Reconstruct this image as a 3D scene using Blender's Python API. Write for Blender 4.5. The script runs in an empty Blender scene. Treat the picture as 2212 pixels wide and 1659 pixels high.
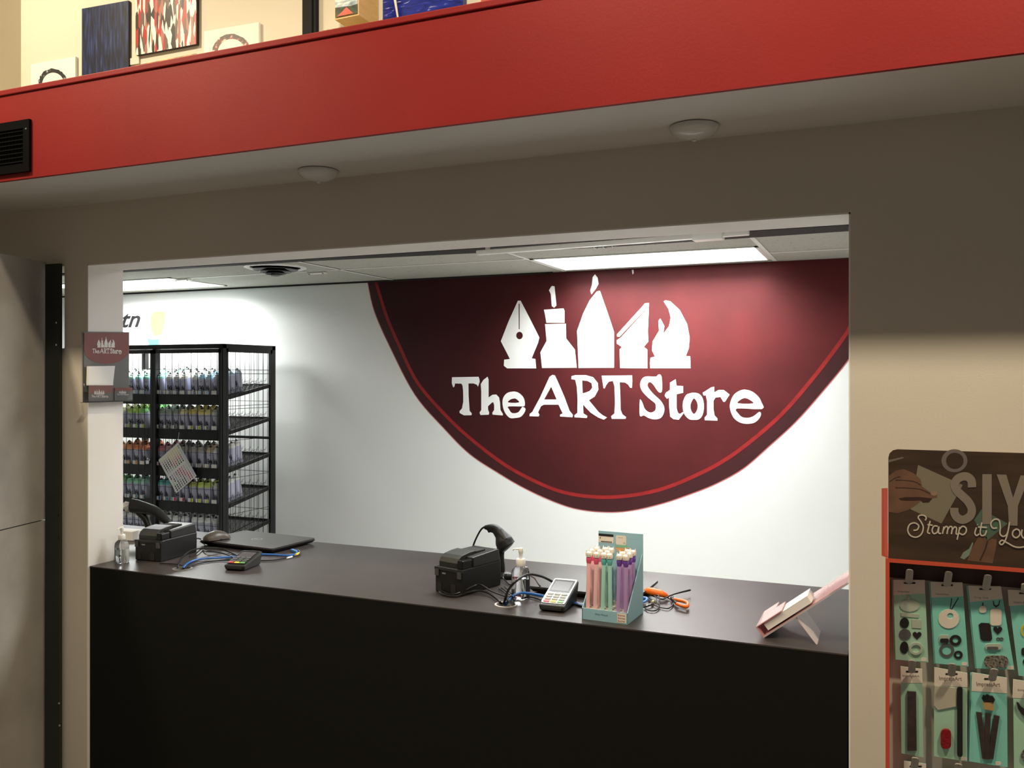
import bpy, bmesh, math, random
from mathutils import Vector, Matrix
from mathutils.geometry import tessellate_polygon
random.seed(7)
S = bpy.context.scene
COL = S.collection
R = math.radians

# ------------------------------------------------------------------ camera
FPX, PCX, PCY, YAW, DIST, EYE = 1900., 1106., 812., R(23.2), 2.29, 1.6
cam = bpy.data.cameras.new('camera')
cam.sensor_width = 36.0
cam.lens = 36.0 * FPX / 2212.0
cam.shift_y = -(829.5 - PCY) / 2212.0
cam.clip_start = 0.05
camo = bpy.data.objects.new('camera', cam)
camo.location = (0, -DIST, EYE)
camo.rotation_euler = (R(90), 0, YAW)
COL.objects.link(camo)
S.camera = camo

# ------------------------------------------------------------------ world and view
w = bpy.data.worlds.new('shop_ambience'); S.world = w; w.use_nodes = True
w.node_tree.nodes['Background'].inputs[0].default_value = (1.0, 0.97, 0.92, 1)
w.node_tree.nodes['Background'].inputs[1].default_value = 0.125
vs = S.view_settings
vs.view_transform = 'Standard'; vs.look = 'None'; vs.gamma = 1.0; vs.exposure = 0.0
vs.use_curve_mapping = False

# ------------------------------------------------------------------ lights
def area(name, loc, sx, sy, power, color, rot=(0, 0, 0), spread=180):
    l = bpy.data.lights.new(name, 'AREA'); l.shape = 'RECTANGLE'
    l.size = sx; l.size_y = sy; l.energy = power; l.color = color; l.spread = R(spread)
    o = bpy.data.objects.new(name, l); o.location = loc; o.rotation_euler = rot
    COL.objects.link(o); return o
def spot(name, loc, target, power, color, angle=95, radius=0.06, blend=0.6):
    l = bpy.data.lights.new(name, 'SPOT'); l.energy = power; l.color = color
    l.spot_size = R(angle); l.spot_blend = blend; l.shadow_soft_size = radius
    o = bpy.data.objects.new(name, l); o.location = loc
    d = Vector(target) - Vector(loc)
    o.rotation_euler = d.to_track_quat('-Z', 'Y').to_euler()
    COL.objects.link(o); return o
COOL = (0.97, 1.0, 0.98); WARM = (1.0, 0.85, 0.62)
CEIL = 2.26
area('troffer_lamp_right', (-1.235, 2.58, CEIL-0.035), 1.2, 0.50, 47, COOL, spread=150)
area('troffer_lamp_left', (-5.02, 2.50, CEIL-0.035), 1.2, 0.50, 48, COOL, spread=165)
area('added_troffer_lamp', (-1.235, 0.95, CEIL-0.035), 1.2, 0.50, 22, COOL, spread=160)  # added lamp out of view, helps light the back room
for i, (x, p) in enumerate(((-3.0, 165), (-0.9, 135), (0.9, 200))):
    spot('shop_track_spot', (x, -1.30, 3.58), (x, 0.0, 1.1), p, WARM, 120, 0.07)
area('gallery_wash_lamp', (-2.6, -0.75, 3.9), 0.5, 0.2, 6, (1.0, 0.82, 0.5), (R(25), 0, 0))

# ------------------------------------------------------------------ projection helpers (pixel of the photo -> point on a real plane)
_s, _c = math.sin(YAW), math.cos(YAW)
def ray(u, v):
    a = (u-PCX)/FPX; b = -(v-PCY)/FPX
    return (-_s + a*_c, _c + a*_s, b)
def PY(u, v, Y):
    d = ray(u, v); t = (Y+DIST)/d[1]; return Vector((d[0]*t, Y, EYE+d[2]*t))
def PX(u, v, X):
    d = ray(u, v); t = X/d[0]; return Vector((X, d[1]*t-DIST, EYE+d[2]*t))
def PZ(u, v, Z):
    d = ray(u, v); t = (Z-EYE)/d[2]; return Vector((d[0]*t, d[1]*t-DIST, Z))

# ------------------------------------------------------------------ materials
def lin(h):
    h = h.lstrip('#'); r = [int(h[i:i+2], 16)/255 for i in (0, 2, 4)]
    return tuple((c/12.92 if c <= .04045 else ((c+.055)/1.055)**2.4) for c in r) + (1,)
_M = {}
def mat(name, col, rough=0.5, metal=0.0, spec=0.5, noise=0.0, scale=8.0, bump=0.0, bscale=200.0, trans=0.0, ior=1.45, alpha=1.0, emit=None, estr=0.0, stretch=(1, 1, 1), coat=0.0):
    if name in _M: return _M[name]
    m = bpy.data.materials.new(name); m.use_nodes = True
    nt = m.node_tree; b = nt.nodes['Principled BSDF']
    c = lin(col) if isinstance(col, str) else tuple(col)+(1,)
    b.inputs['Base Color'].default_value = c
    b.inputs['Roughness'].default_value = rough
    b.inputs['Metallic'].default_value = metal
    b.inputs['Specular IOR Level'].default_value = spec
    b.inputs['Transmission Weight'].default_value = trans
    b.inputs['IOR'].default_value = ior
    b.inputs['Alpha'].default_value = alpha
    b.inputs['Coat Weight'].default_value = coat
    if emit:
        b.inputs['Emission Color'].default_value = lin(emit) if isinstance(emit, str) else tuple(emit)+(1,)
        b.inputs['Emission Strength'].default_value = estr
    if noise or bump:
        tc = nt.nodes.new('ShaderNodeTexCoord'); mp = nt.nodes.new('ShaderNodeMapping')
        mp.inputs['Scale'].default_value = stretch
        nt.links.new(tc.outputs['Object'], mp.inputs['Vector'])
    if noise:
        n = nt.nodes.new('ShaderNodeTexNoise'); n.inputs['Scale'].default_value = scale; n.inputs['Detail'].default_value = 5
        nt.links.new(mp.outputs[0], n.inputs['Vector'])
        r = nt.nodes.new('ShaderNodeValToRGB')
        r.color_ramp.elements[0].position = 0.3; r.color_ramp.elements[1].position = 0.7
        r.color_ramp.elements[0].color = tuple(x*(1-noise) for x in c[:3])+(1,)
        r.color_ramp.elements[1].color = tuple(min(1, x*(1+noise)) for x in c[:3])+(1,)
        nt.links.new(n.outputs['Fac'], r.inputs['Fac']); nt.links.new(r.outputs[0], b.inputs['Base Color'])
    if bump:
        n2 = nt.nodes.new('ShaderNodeTexNoise'); n2.inputs['Scale'].default_value = bscale; n2.inputs['Detail'].default_value = 3
        nt.links.new(mp.outputs[0], n2.inputs['Vector'])
        bp = nt.nodes.new('ShaderNodeBump'); bp.inputs['Strength'].default_value = bump; bp.inputs['Distance'].default_value = 0.002
        nt.links.new(n2.outputs['Fac'], bp.inputs['Height']); nt.links.new(bp.outputs[0], b.inputs['Normal'])
    _M[name] = m
    return m
def ramp_mat(name, stops, scale, stretch, rough=0.5, detail=4, constant=False, distort=0.0, tex='noise'):
    """paint strokes: a noise field stretched along one axis, run through a colour ramp"""
    m = bpy.data.materials.new(name); m.use_nodes = True; nt = m.node_tree; b = nt.nodes['Principled BSDF']
    b.inputs['Roughness'].default_value = rough
    tc = nt.nodes.new('ShaderNodeTexCoord'); mp = nt.nodes.new('ShaderNodeMapping'); mp.inputs['Scale'].default_value = stretch
    nt.links.new(tc.outputs['Object'], mp.inputs['Vector'])
    if tex == 'noise':
        n = nt.nodes.new('ShaderNodeTexNoise'); n.inputs['Scale'].default_value = scale; n.inputs['Detail'].default_value = detail
        n.inputs['Distortion'].default_value = distort; out = n.outputs['Fac']
    else:
        n = nt.nodes.new('ShaderNodeTexVoronoi'); n.inputs['Scale'].default_value = scale
        sp = nt.nodes.new('ShaderNodeSeparateColor'); nt.links.new(n.outputs['Color'], sp.inputs[0]); out = sp.outputs[0]
    nt.links.new(mp.outputs[0], n.inputs['Vector'])
    r = nt.nodes.new('ShaderNodeValToRGB'); cr = r.color_ramp
    if constant: cr.interpolation = 'CONSTANT'
    while len(cr.elements) < len(stops): cr.elements.new(0.5)
    for e, (p, h) in zip(cr.elements, stops): e.position = p; e.color = lin(h)
    nt.links.new(out, r.inputs['Fac']); nt.links.new(r.outputs[0], b.inputs['Base Color'])
    return m

M_front = mat('beige_wall_paint', (0.60, 0.545, 0.46), 0.75, noise=0.03, scale=2, bump=0.08, bscale=260)
M_soffit = mat('grey_soffit_paint', (0.62, 0.60, 0.57), 0.6, noise=0.03, scale=2, bump=0.15, bscale=200)
M_red = mat('red_fascia_paint', (0.23, 0.009, 0.008), 0.55, spec=0.3, noise=0.05, scale=3, bump=0.12, bscale=140)
M_upper = mat('cream_gallery_wall', (0.58, 0.53, 0.43), 0.7, noise=0.02, scale=2, bump=0.1)
M_white = mat('white_wall_paint', (0.78, 0.79, 0.77), 0.45, noise=0.015, scale=3, bump=0.05, bscale=150)
M_jamb = mat('pale_jamb_paint', (0.80, 0.77, 0.73), 0.5, noise=0.02, scale=3)
M_tile = mat('ceiling_tile', (0.62, 0.61, 0.56), 0.9)
def tile_specks(m):
    nt = m.node_tree; b = nt.nodes['Principled BSDF']
    tc = nt.nodes.new('ShaderNodeTexCoord'); n = nt.nodes.new('ShaderNodeTexNoise')
    n.inputs['Scale'].default_value = 70; n.inputs['Detail'].default_value = 3; n.inputs['Distortion'].default_value = 1.5
    r = nt.nodes.new('ShaderNodeValToRGB'); e = r.color_ramp.elements
    e[0].position = 0.30; e[0].color = (0.12, 0.11, 0.08, 1); e[1].position = 0.37; e[1].color = (0.42, 0.41, 0.36, 1)
    nt.links.new(tc.outputs['Object'], n.inputs['Vector']); nt.links.new(n.outputs['Fac'], r.inputs['Fac']); nt.links.new(r.outputs[0], b.inputs['Base Color'])
tile_specks(M_tile)
M_grid = mat('grid_white_metal', (0.75, 0.75, 0.72), 0.5)
M_gap = mat('dark_gap', (0.015, 0.013, 0.012), 0.8)
M_floor = mat('floor_vinyl', (0.27, 0.26, 0.25), 0.4, noise=0.1, scale=5)
M_slab = mat('grey_concrete_panel', (0.40, 0.37, 0.33), 0.6, noise=0.22, scale=3.5, bump=0.2, bscale=60)
M_darksteel = mat('dark_painted_steel', (0.032, 0.036, 0.033), 0.5, metal=0.3, spec=0.4, noise=0.1, scale=10)
M_countertop = mat('counter_laminate', (0.050, 0.042, 0.040), 0.33, noise=0.10, scale=14, bump=0.07, bscale=400)
M_counterfront = mat('counter_front_black', (0.006, 0.006, 0.0045), 0.75, spec=0.2)
M_black = mat('black_plastic', (0.010, 0.010, 0.010), 0.38)
M_black2 = mat('satin_black_plastic', (0.022, 0.023, 0.022), 0.45)
M_gloss = mat('gloss_black_plastic', (0.008, 0.008, 0.008), 0.15)
M_rack = mat('rack_black_enamel', (0.012, 0.012, 0.012), 0.4)
M_grey = mat('mid_grey_plastic', (0.20, 0.20, 0.20), 0.4)
M_silver = mat('silver_plastic', (0.62, 0.60, 0.58), 0.35, metal=0.3)
M_whitepl = mat('white_plastic', (0.82, 0.80, 0.75), 0.35)
M_chrome = mat('chrome', (0.8, 0.8, 0.8), 0.15, metal=1.0)
M_acr = mat('clear_acrylic', (0.98, 0.98, 0.98), 0.02, trans=1.0, ior=1.2)
M_glass = mat('clear_bottle', (0.96, 0.98, 0.98), 0.02, trans=1.0, ior=1.30)
M_gel = mat('clear_gel', (0.93, 0.96, 0.98), 0.02, trans=1.0, ior=1.33)
M_paper = mat('white_paper', (0.80, 0.79, 0.77), 0.6)
M_cream = mat('cream_card', (0.78, 0.69, 0.58), 0.6)
M_ink = mat('black_ink', (0.012, 0.012, 0.012), 0.5)
M_greyink = mat('grey_ink', (0.16, 0.13, 0.12), 0.6)
M_blue = mat('blue_cable_sleeve', (0.02, 0.12, 0.42), 0.35)
M_orange = mat('orange_plastic', (0.90, 0.17, 0.015), 0.35)
M_yellow = mat('yellow_plastic', (0.9, 0.55, 0.02), 0.4)
M_maroon = mat('maroon_print', (0.22, 0.075, 0.07), 0.35)
M_slate = mat('slate_grey_print', (0.14, 0.14, 0.135), 0.4)
M_print_white = mat('white_print', (0.72, 0.68, 0.65), 0.4)
M_teal = mat('teal_card', (0.25, 0.66, 0.56), 0.45, noise=0.04, scale=20)
M_mint = mat('mint_card', (0.40, 0.65, 0.47), 0.45, noise=0.04, scale=20)
M_glow = mat('light_panel_glow', (1, 1, 1), 0.5, emit=(1.0, 1.0, 0.99), estr=5.0)

# ------------------------------------------------------------------ mesh builder
def smooth_path(pts, n=8, closed=False):
    P = [Vector(p) for p in pts]; out = []; L = len(P)
    if L < 3: return P
    rng = range(L if closed else L-1)
    for i in rng:
        if closed: p0, p1, p2, p3 = P[i-1], P[i], P[(i+1) % L], P[(i+2) % L]
        else: p0, p1, p2, p3 = P[max(i-1, 0)], P[i], P[i+1], P[min(i+2, L-1)]
        for k in range(n):
            t = k/n
            out.append(0.5*((2*p1)+(p2-p0)*t+(2*p0-5*p1+4*p2-p3)*t*t+(3*p1-p0-3*p2+p3)*t**3))
    if not closed: out.append(P[-1])
    return out
_TXT = {}
def text_geo(s, shear=0.0, bold=0.0):
    k = (s, shear, bold)
    if k not in _TXT:
        cu = bpy.data.curves.new('t', 'FONT'); cu.body = s; cu.shear = shear; cu.offset = bold; cu.resolution_u = 3
        ob = bpy.data.objects.new('t', cu); COL.objects.link(ob)
        dg = bpy.context.evaluated_depsgraph_get(); me = ob.evaluated_get(dg).to_mesh()
        vs_ = [Vector((v.co.x, v.co.y)) for v in me.vertices]; fs = [list(p.vertices) for p in me.polygons]
        ob.evaluated_get(dg).to_mesh_clear(); bpy.data.objects.remove(ob); bpy.data.curves.remove(cu)
        _TXT[k] = (vs_, fs)
    return _TXT[k]
class MB:
    def __init__(self): self.bm = bmesh.new(); self.smooth = False
    def _add(self, vs_, fs, M=None):
        bv = [self.bm.verts.new((M @ Vector(v)) if M else Vector(v)) for v in vs_]
        for f in fs:
            try: self.bm.faces.new([bv[i] for i in f])
            except ValueError: pass
        return bv
    def box(self, c, s, M=None, bev=0.0, seg=2):
        x, y, z = s[0]/2, s[1]/2, s[2]/2
        t = bmesh.new(); bmesh.ops.create_cube(t, size=1.0)
        for v in t.verts: v.co = Vector((v.co.x*s[0], v.co.y*s[1], v.co.z*s[2]))
        if bev: bmesh.ops.bevel(t, geom=list(t.edges), offset=bev, segments=seg, affect='EDGES', profile=0.5)
        t.verts.index_update()
        vs_ = [v.co + Vector(c) for v in t.verts]; fs = [[v.index for v in f.verts] for f in t.faces]; t.free()
        self._add(vs_, fs, M); return self
    def b2(self, p0, p1, M=None, bev=0.0):
        return self.box([(a+b)/2 for a, b in zip(p0, p1)], [abs(b-a) for a, b in zip(p0, p1)], M, bev)
    def hexa(self, pts, M=None):
        self._add(pts, [(0, 1, 2, 3), (7, 6, 5, 4), (0, 4, 5, 1), (1, 5, 6, 2), (2, 6, 7, 3), (3, 7, 4, 0)], M); return self
    def lathe(self, prof, n=20, M=None, sx=1.0, sy=1.0):
        vs_ = []; fs = []
        for r, z in prof:
            for k in range(n):
                a = 2*math.pi*k/n; vs_.append((r*math.cos(a)*sx, r*math.sin(a)*sy, z))
        for i in range(len(prof)-1):
            for k in range(n):
                fs.append((i*n+k, i*n+(k+1) % n, (i+1)*n+(k+1) % n, (i+1)*n+k))
        fs.append(tuple(range(n))[::-1]); fs.append(tuple((len(prof)-1)*n+k for k in range(n)))
        self._add(vs_, fs, M); return self
    def sweep(self, pts, rad, n=8, M=None, up=(0, 0, 1), cap=True, closed=False):
        """rad: number, or list of (side, up) half sizes per point"""
        P = [Vector(p) for p in pts]; L = len(P); vs_ = []; fs = []
        prev = None
        for i, p in enumerate(P):
            if closed: d = P[(i+1) % L]-P[i-1]
            else: d = P[min(i+1, L-1)]-P[max(i-1, 0)]
            d = d.normalized() if d.length > 1e-9 else Vector((0, 0, 1))
            if prev is None:
                u = Vector(up)
                if abs(d.dot(u)) > 0.95: u = Vector((1, 0, 0)) if abs(d.x) < .9 else Vector((0, 1, 0))
                x = d.cross(u).normalized()
            else:
                x = (prev - d*prev.dot(d)).normalized()
            y = x.cross(d).normalized(); prev = x
            r = rad[i] if isinstance(rad, (list, tuple)) else rad
            ra, rb = r if isinstance(r, (list, tuple)) else (r, r)
            for k in range(n):
                a = 2*math.pi*k/n; vs_.append(p + x*math.cos(a)*ra + y*math.sin(a)*rb)
        rng = L if closed else L-1
        for i in range(rng):
            j = (i+1) % L
            for k in range(n): fs.append((i*n+k, i*n+(k+1) % n, j*n+(k+1) % n, j*n+k))
        if cap and not closed:
            fs.append(tuple(range(n))[::-1]); fs.append(tuple((L-1)*n+k for k in range(n)))
        self._add(vs_, fs, M); return self
    def tube(self, pts, r, n=6, M=None, sm=6, closed=False):
        return self.sweep(smooth_path(pts, sm, closed) if sm else pts, r, n, M, closed=closed)
    def bar(self, a, b, t, M=None):
        """square bar of side t (or (side, up)) from a to b"""
        a, b = Vector(a), Vector(b); d = (b-a); L = d.length; d.normalize()
        tw, th = t if isinstance(t, tuple) else (t, t)
        u = Vector((0, 0, 1)) if abs(d.z) < 0.9 else Vector((0, 1, 0))
        x = d.cross(u).normalized(); y = x.cross(d).normalized()
        vs_ = [p + x*sx*tw/2 + y*sy*th/2 for p in (a, b) for sx, sy in ((-1, -1), (1, -1), (1, 1), (-1, 1))]
        self._add(vs_, [(0, 1, 2, 3)[::-1], (4, 5, 6, 7), (0, 1, 5, 4), (1, 2, 6, 5), (2, 3, 7, 6), (3, 0, 4, 7)], M); return self
    def poly(self, loops, th, M=None):
        """filled 2-D outline (first loop) with holes (others), thickness th along +z, back at z=0"""
        ls = [[Vector((p[0], p[1], 0)) for p in l] for l in loops]
        tris = tessellate_polygon(ls); flat = [p for l in ls for p in l]; N = len(flat)
        vs_ = [(p.x, p.y, th) for p in flat] + [(p.x, p.y, 0) for p in flat]
        bv = [self.bm.verts.new((M @ Vector(v)) if M else Vector(v)) for v in vs_]
        def F(idx):
            try: self.bm.faces.new([bv[i] for i in idx])
            except ValueError: pass
        for t in tris:
            a, b, c = (flat[i] for i in t)
            if (b-a).cross(c-a).z < 0: t = (t[0], t[2], t[1])
            F(t); F([i+N for i in (t[0], t[2], t[1])])
        o = 0
        for l in ls:
            n = len(l)
            for k in range(n): F((o+k, o+(k+1) % n, o+(k+1) % n+N, o+k+N))
            o += n
        return self
    def text(self, s, x0, y0, w, h, th=0.0004, M=None, shear=0.0, wrap=None, bold=0.0):
        vs_, fs = text_geo(s, shear, bold)
        ax, bx = min(v.x for v in vs_), max(v.x for v in vs_); ay, by = min(v.y for v in vs_), max(v.y for v in vs_)
        out = []
        for v in vs_:
            x = x0+(v.x-ax)/(bx-ax)*w; y = y0+(v.y-ay)/(by-ay)*h
            if wrap: a = x/wrap; out.append((wrap*math.sin(a), -wrap*math.cos(a), y))
            else: out.append((x, y, th))
        self._add(out, fs, M); return self
    def disc(self, c, r, th, M=None, n=20, ry=None):
        return self.poly([[(c[0]+r*math.cos(2*math.pi*k/n), c[1]+(ry or r)*math.sin(2*math.pi*k/n)) for k in range(n)]], th, M)
    def ring(self, c, ro, ri, th, M=None, n=24, k_=1.0):
        o = [(c[0]+ro*math.cos(2*math.pi*k/n), c[1]+ro*k_*math.sin(2*math.pi*k/n)) for k in range(n)]
        i = [(c[0]+ri*math.cos(2*math.pi*k/n), c[1]+ri*k_*math.sin(2*math.pi*k/n)) for k in range(n)]
        return self.poly([o, i], th, M)
    def mesh(self, name, m, smooth=False):
        me = bpy.data.meshes.new(name)
        bmesh.ops.remove_doubles(self.bm, verts=self.bm.verts, dist=1e-7)
        bmesh.ops.recalc_face_normals(self.bm, faces=self.bm.faces)
        self.bm.to_mesh(me); self.bm.free()
        me.materials.append(m)
        if smooth:
            for p in me.polygons: p.use_smooth = True
            try: me.set_sharp_from_angle(angle=R(40))
            except Exception: pass
        return me
def rrect(x0, y0, x1, y1, r, n=4):
    out = []
    for cx, cy, a0 in ((x1-r, y0+r, -90), (x1-r, y1-r, 0), (x0+r, y1-r, 90), (x0+r, y0+r, 180)):
        for k in range(n+1):
            a = R(a0+90*k/n); out.append((cx+r*math.cos(a), cy+r*math.sin(a)))
    return out
FR = Matrix.Rotation(R(90), 4, 'X')             # local x,y,z -> world x, z, -y : facing the shop (-Y)
def ribbon(pts, w_, closed=False, n=6):
    P = smooth_path([(p[0], p[1], 0) for p in pts], n, closed); L = []; Rr = []
    for i, p in enumerate(P):
        d = (P[min(i+1, len(P)-1)]-P[max(i-1, 0)])
        if d.length < 1e-6: continue
        d.normalize(); nn = Vector((-d.y, d.x, 0))*w_/2; L.append(((p+nn).x, (p+nn).y)); Rr.append(((p-nn).x, (p-nn).y))
    quads = [[L[i], L[i+1], Rr[i+1], Rr[i]] for i in range(len(L)-1)]
    return quads
def face_y(Y): return Matrix.Translation((0, Y, 0)) @ FR
def face_x(X): return Matrix(((0, 0, 1, X), (1, 0, 0, 0), (0, 1, 0, 0), (0, 0, 0, 1)))   # x->Y, y->Z, z->+X
def fz(Z): return Matrix.Translation((0, 0, Z))
def on_y(pts, Y): return [(p.x, p.z) for p in (PY(u, v, Y) for u, v in pts)]
def on_x(pts, X): return [(p.y, p.z) for p in (PX(u, v, X) for u, v in pts)]

# ------------------------------------------------------------------ objects
def tag(o, label, cat, group=None, kind=None):
    if label: o['label'] = label
    if cat: o['category'] = cat
    if group: o['group'] = group
    if kind: o['kind'] = kind
    return o
def thing(name, label, cat, loc=(0, 0, 0), rz=0.0, group=None, rot=None):
    o = bpy.data.objects.new(name, None); COL.objects.link(o); o.empty_display_size = 0.05
    o.location = loc; o.rotation_euler = rot or (0, 0, rz)
    return tag(o, label, cat, group)
def rootmat(o):
    M = o.matrix_basis.copy()
    while o.parent:
        o = o.parent; M = o.matrix_basis @ M
    return M
def part(name, mb, m, parent=None, world=False, smooth=False, label=None, bev=0.0):
    me = mb.mesh(name, m, smooth); o = bpy.data.objects.new(name, me); COL.objects.link(o)
    if parent:
        o.parent = parent
        if world:
            # geometry was written in world coordinates: bring it into the parent's frame
            Mi = rootmat(parent).inverted(); me.transform(Mi)
    if label: o['label'] = label
    if bev:
        md = o.modifiers.new('soft_edge', 'BEVEL'); md.width = bev; md.segments = 2; md.limit_method = 'ANGLE'; md.angle_limit = R(50)
    return o
def struct(name, mb, m, parent=None, smooth=False):
    o = part(name, mb, m, parent, smooth=smooth)
    if not parent: o['kind'] = 'structure'
    return o
def copy_tree(o, parent=None):
    c = o.copy(); COL.objects.link(c); c.parent = parent
    for ch in list(o.children): copy_tree(ch, c)
    return c

# ================================================================== THE SETTING
JL, JR = -2.633, -0.086            # jambs of the service opening
TOPZ = 1.998; WT = 0.155           # its head, wall thickness
SOF = 2.213; FAS = -0.375          # soffit height, face of the red fascia
FTOP = 2.497
LEFT, RIGHT = -3.10, 1.6
DJ = -2.745                        # right edge of the narrow doorway behind the swung panel
m = MB()
m.b2((JR, 0, 0), (RIGHT, WT, TOPZ)); m.b2((JL, 0, 0), (DJ, WT, TOPZ)); m.b2((DJ-0.03, 0, 0), (DJ, WT, 1.70)); m.b2((LEFT-0.4, 0, TOPZ), (RIGHT, WT, SOF))
m.b2((LEFT-0.4, 0, 0), (-3.07, WT, TOPZ))
struct('wall_front', m, M_front)
m = MB(); m.b2((JL, 0.001, 0.0), (JL+0.004, WT+0.002, TOPZ)); m.b2((JR-0.004, 0.001, 0.0), (JR, WT+0.002, TOPZ)); m.b2((JL, 0.001, TOPZ-0.004), (JR, WT+0.002, TOPZ))
struct('trim_1', m, M_jamb)
m = MB(); m.b2((LEFT-0.4, FAS+0.012, SOF), (RIGHT, 0.16, SOF+0.015))
struct('soffit_ceiling', m, M_soffit)
m = MB(); m.b2((LEFT-0.4, FAS, SOF), (RIGHT, FAS+0.012, FTOP-0.016)); m.b2((LEFT-0.4, FAS-0.005, FTOP-0.016), (RIGHT, FAS+0.06, FTOP+0.002), bev=0.003)
struct('fascia_beam', m, M_red)
m = MB(); m.b2((LEFT-0.4, FAS+0.013, FTOP-0.02), (RIGHT, 0.10, FTOP-0.001)); struct('ledge_slab', m, M_upper)
m = MB(); m.b2((LEFT-0.1, 0.10, FTOP-0.1), (RIGHT, 0.2, 4.3)); struct('wall_upper', m, M_upper)
m = MB(); m.b2((LEFT-0.1, -6, 2.213), (LEFT, 0.10, 4.3)); m.b2((LEFT-0.5, -6, 0), (LEFT-0.4, 0.10, 2.3)); struct('wall_left', m, M_upper)
m = MB(); m.b2((LEFT-0.5, -6, 4.3), (RIGHT, 0.2, 4.4)); struct('ceiling_shop', m, M_upper)
m = MB(); m.b2((-8, -7, -0.1), (3, 0.1, 0)); struct('floor', m, M_floor)
m = MB(); m.b2((-8, 0.1, -0.1), (3, 4, 0)); struct('floor_back_room', m, mat('pale_bounce_floor', (0.62, 0.60, 0.56), 0.4, noise=0.08, scale=5))  # out-of-view floor, made pale to bounce light upwards
# back room
BW = 2.94
m = MB(); m.b2((-6.6, BW, 0), (1.2, BW+0.1, CEIL+0.1)); struct('wall_back', m, M_white)
m = MB(); m.b2((-6.7, WT, 0), (-6.6, BW, CEIL+0.1)); struct('wall_west', m, M_white)
m = MB(); m.b2((1.1, WT, 0), (1.2, BW, CEIL+0.1)); struct('wall_east', m, M_white)
# ceiling: tiles + grid, openings for the light panels
LX0, LX1, LY0, LY1 = -1.86, -0.61, 2.30, 2.86      # right light panel
KX0, KX1 = -5.68, -4.43                            # left light panel
def rects_minus(x0, x1, y0, y1, holes):
    xs = sorted({x0, x1, *[h[0] for h in holes], *[h[1] for h in holes]}); ys = sorted({y0, y1, *[h[2] for h in holes], *[h[3] for h in holes]})
    for a, b in zip(xs, xs[1:]):
        for c_, d_ in zip(ys, ys[1:]):
            mx, my = (a+b)/2, (c_+d_)/2
            if not any(h[0] < mx < h[1] and h[2] < my < h[3] for h in holes): yield a, b, c_, d_
holes = [(LX0, LX1, LY0, LY1), (KX0, KX1, LY0-0.08, LY1-0.08), (LX0, LX1, 0.67, 1.23)]
m = MB()
for a, b, c_, d_ in rects_minus(-6.6, 1.1, 0.0, BW, holes):
    m.b2((a, c_, CEIL), (b, d_, CEIL+0.02))
m.b2((-6.6, 0.0, CEIL+0.10), (1.1, BW, CEIL+0.12))
struct('ceiling_back_room', m, M_tile)
m = MB()
for y in (2.30, 1.69, 0.96): m.b2((-6.6, y-0.011, CEIL-0.003), (KX0 if y > 2 else LX0, y+0.011, CEIL-0.0005)) if y > 2 else m.b2((-6.6, y-0.011, CEIL-0.003), (1.1, y+0.011, CEIL-0.0005))
m.b2((KX1, 2.289, CEIL-0.003), (LX0, 2.311, CEIL-0.0005)); m.b2((LX1, 2.58-.011, CEIL-0.003), (1.1, 2.58+0.011, CEIL-0.0005))
for x in (-3.13,): m.b2((x-0.011, WT, CEIL-0.003), (x+0.011, BW, CEIL-0.0005))
for x in (LX0-0.012, LX1+0.012): m.b2((x-0.012, 1.3, CEIL-0.004), (x+0.012, BW-0.02, CEIL-0.0005))
struct('ceiling_grid_trim', m, M_grid)
m = MB()
for y, xa, xb in ((2.30, KX1, LX0), (1.69, -6.6, LX0), (2.58, LX1, 1.1)): m.b2((xa, y+0.011, CEIL-0.002), (xb, y+0.016, CEIL-0.0003))
m.b2((-3.13+0.011, WT, CEIL-0.002), (-3.13+0.016, BW, CEIL-0.0003))
m.b2((-6.6, BW-0.012, CEIL-0.012), (LX0-0.1, BW-0.0005, CEIL-0.0005))
m.b2((LX0-0.034, 1.3, CEIL-0.002), (LX0-0.025, BW-0.02, CEIL-0.0003))
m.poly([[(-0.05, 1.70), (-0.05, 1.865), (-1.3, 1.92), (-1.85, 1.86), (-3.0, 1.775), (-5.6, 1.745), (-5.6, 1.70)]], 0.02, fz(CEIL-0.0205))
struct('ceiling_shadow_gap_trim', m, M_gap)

# ---- ceiling light panels
def light_panel(x0, x1, y0, y1, label):
    t = thing('ceiling_light_panel', label, 'ceiling light', ((x0+x1)/2, (y0+y1)/2, CEIL), group='recessed light panels')
    w_, d_ = (x1-x0)/2, (y1-y0)/2
    f = MB()
    for a, b in (((-w_, -d_), (w_, -d_+0.02)), ((-w_, d_-0.02), (w_, d_)), ((-w_, -d_), (-w_+0.02, d_)), ((w_-0.02, -d_), (w_, d_))):
        f.b2((a[0], a[1], -0.006), (b[0], b[1], 0.05))
    part('frame', f, M_grid, t)
    g = MB(); g.b2((-w_+0.02, -d_+0.02, -0.002), (w_-0.02, d_-0.02, 0.002)); part('diffuser', g, M_glow, t)
    return t
light_panel(LX0, LX1, LY0, LY1, 'long recessed ceiling light panel directly above the red mural, glowing white')
light_panel(KX0, KX1, LY0-0.08, LY1-0.08, 'recessed ceiling light panel glowing above the spray can rack, cut by the left jamb')
light_panel(LX0, LX1, 0.67, 1.23, 'added recessed ceiling light panel over the counter, hidden behind the opening head')  # unseen panel added to carry the extra lamp

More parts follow.
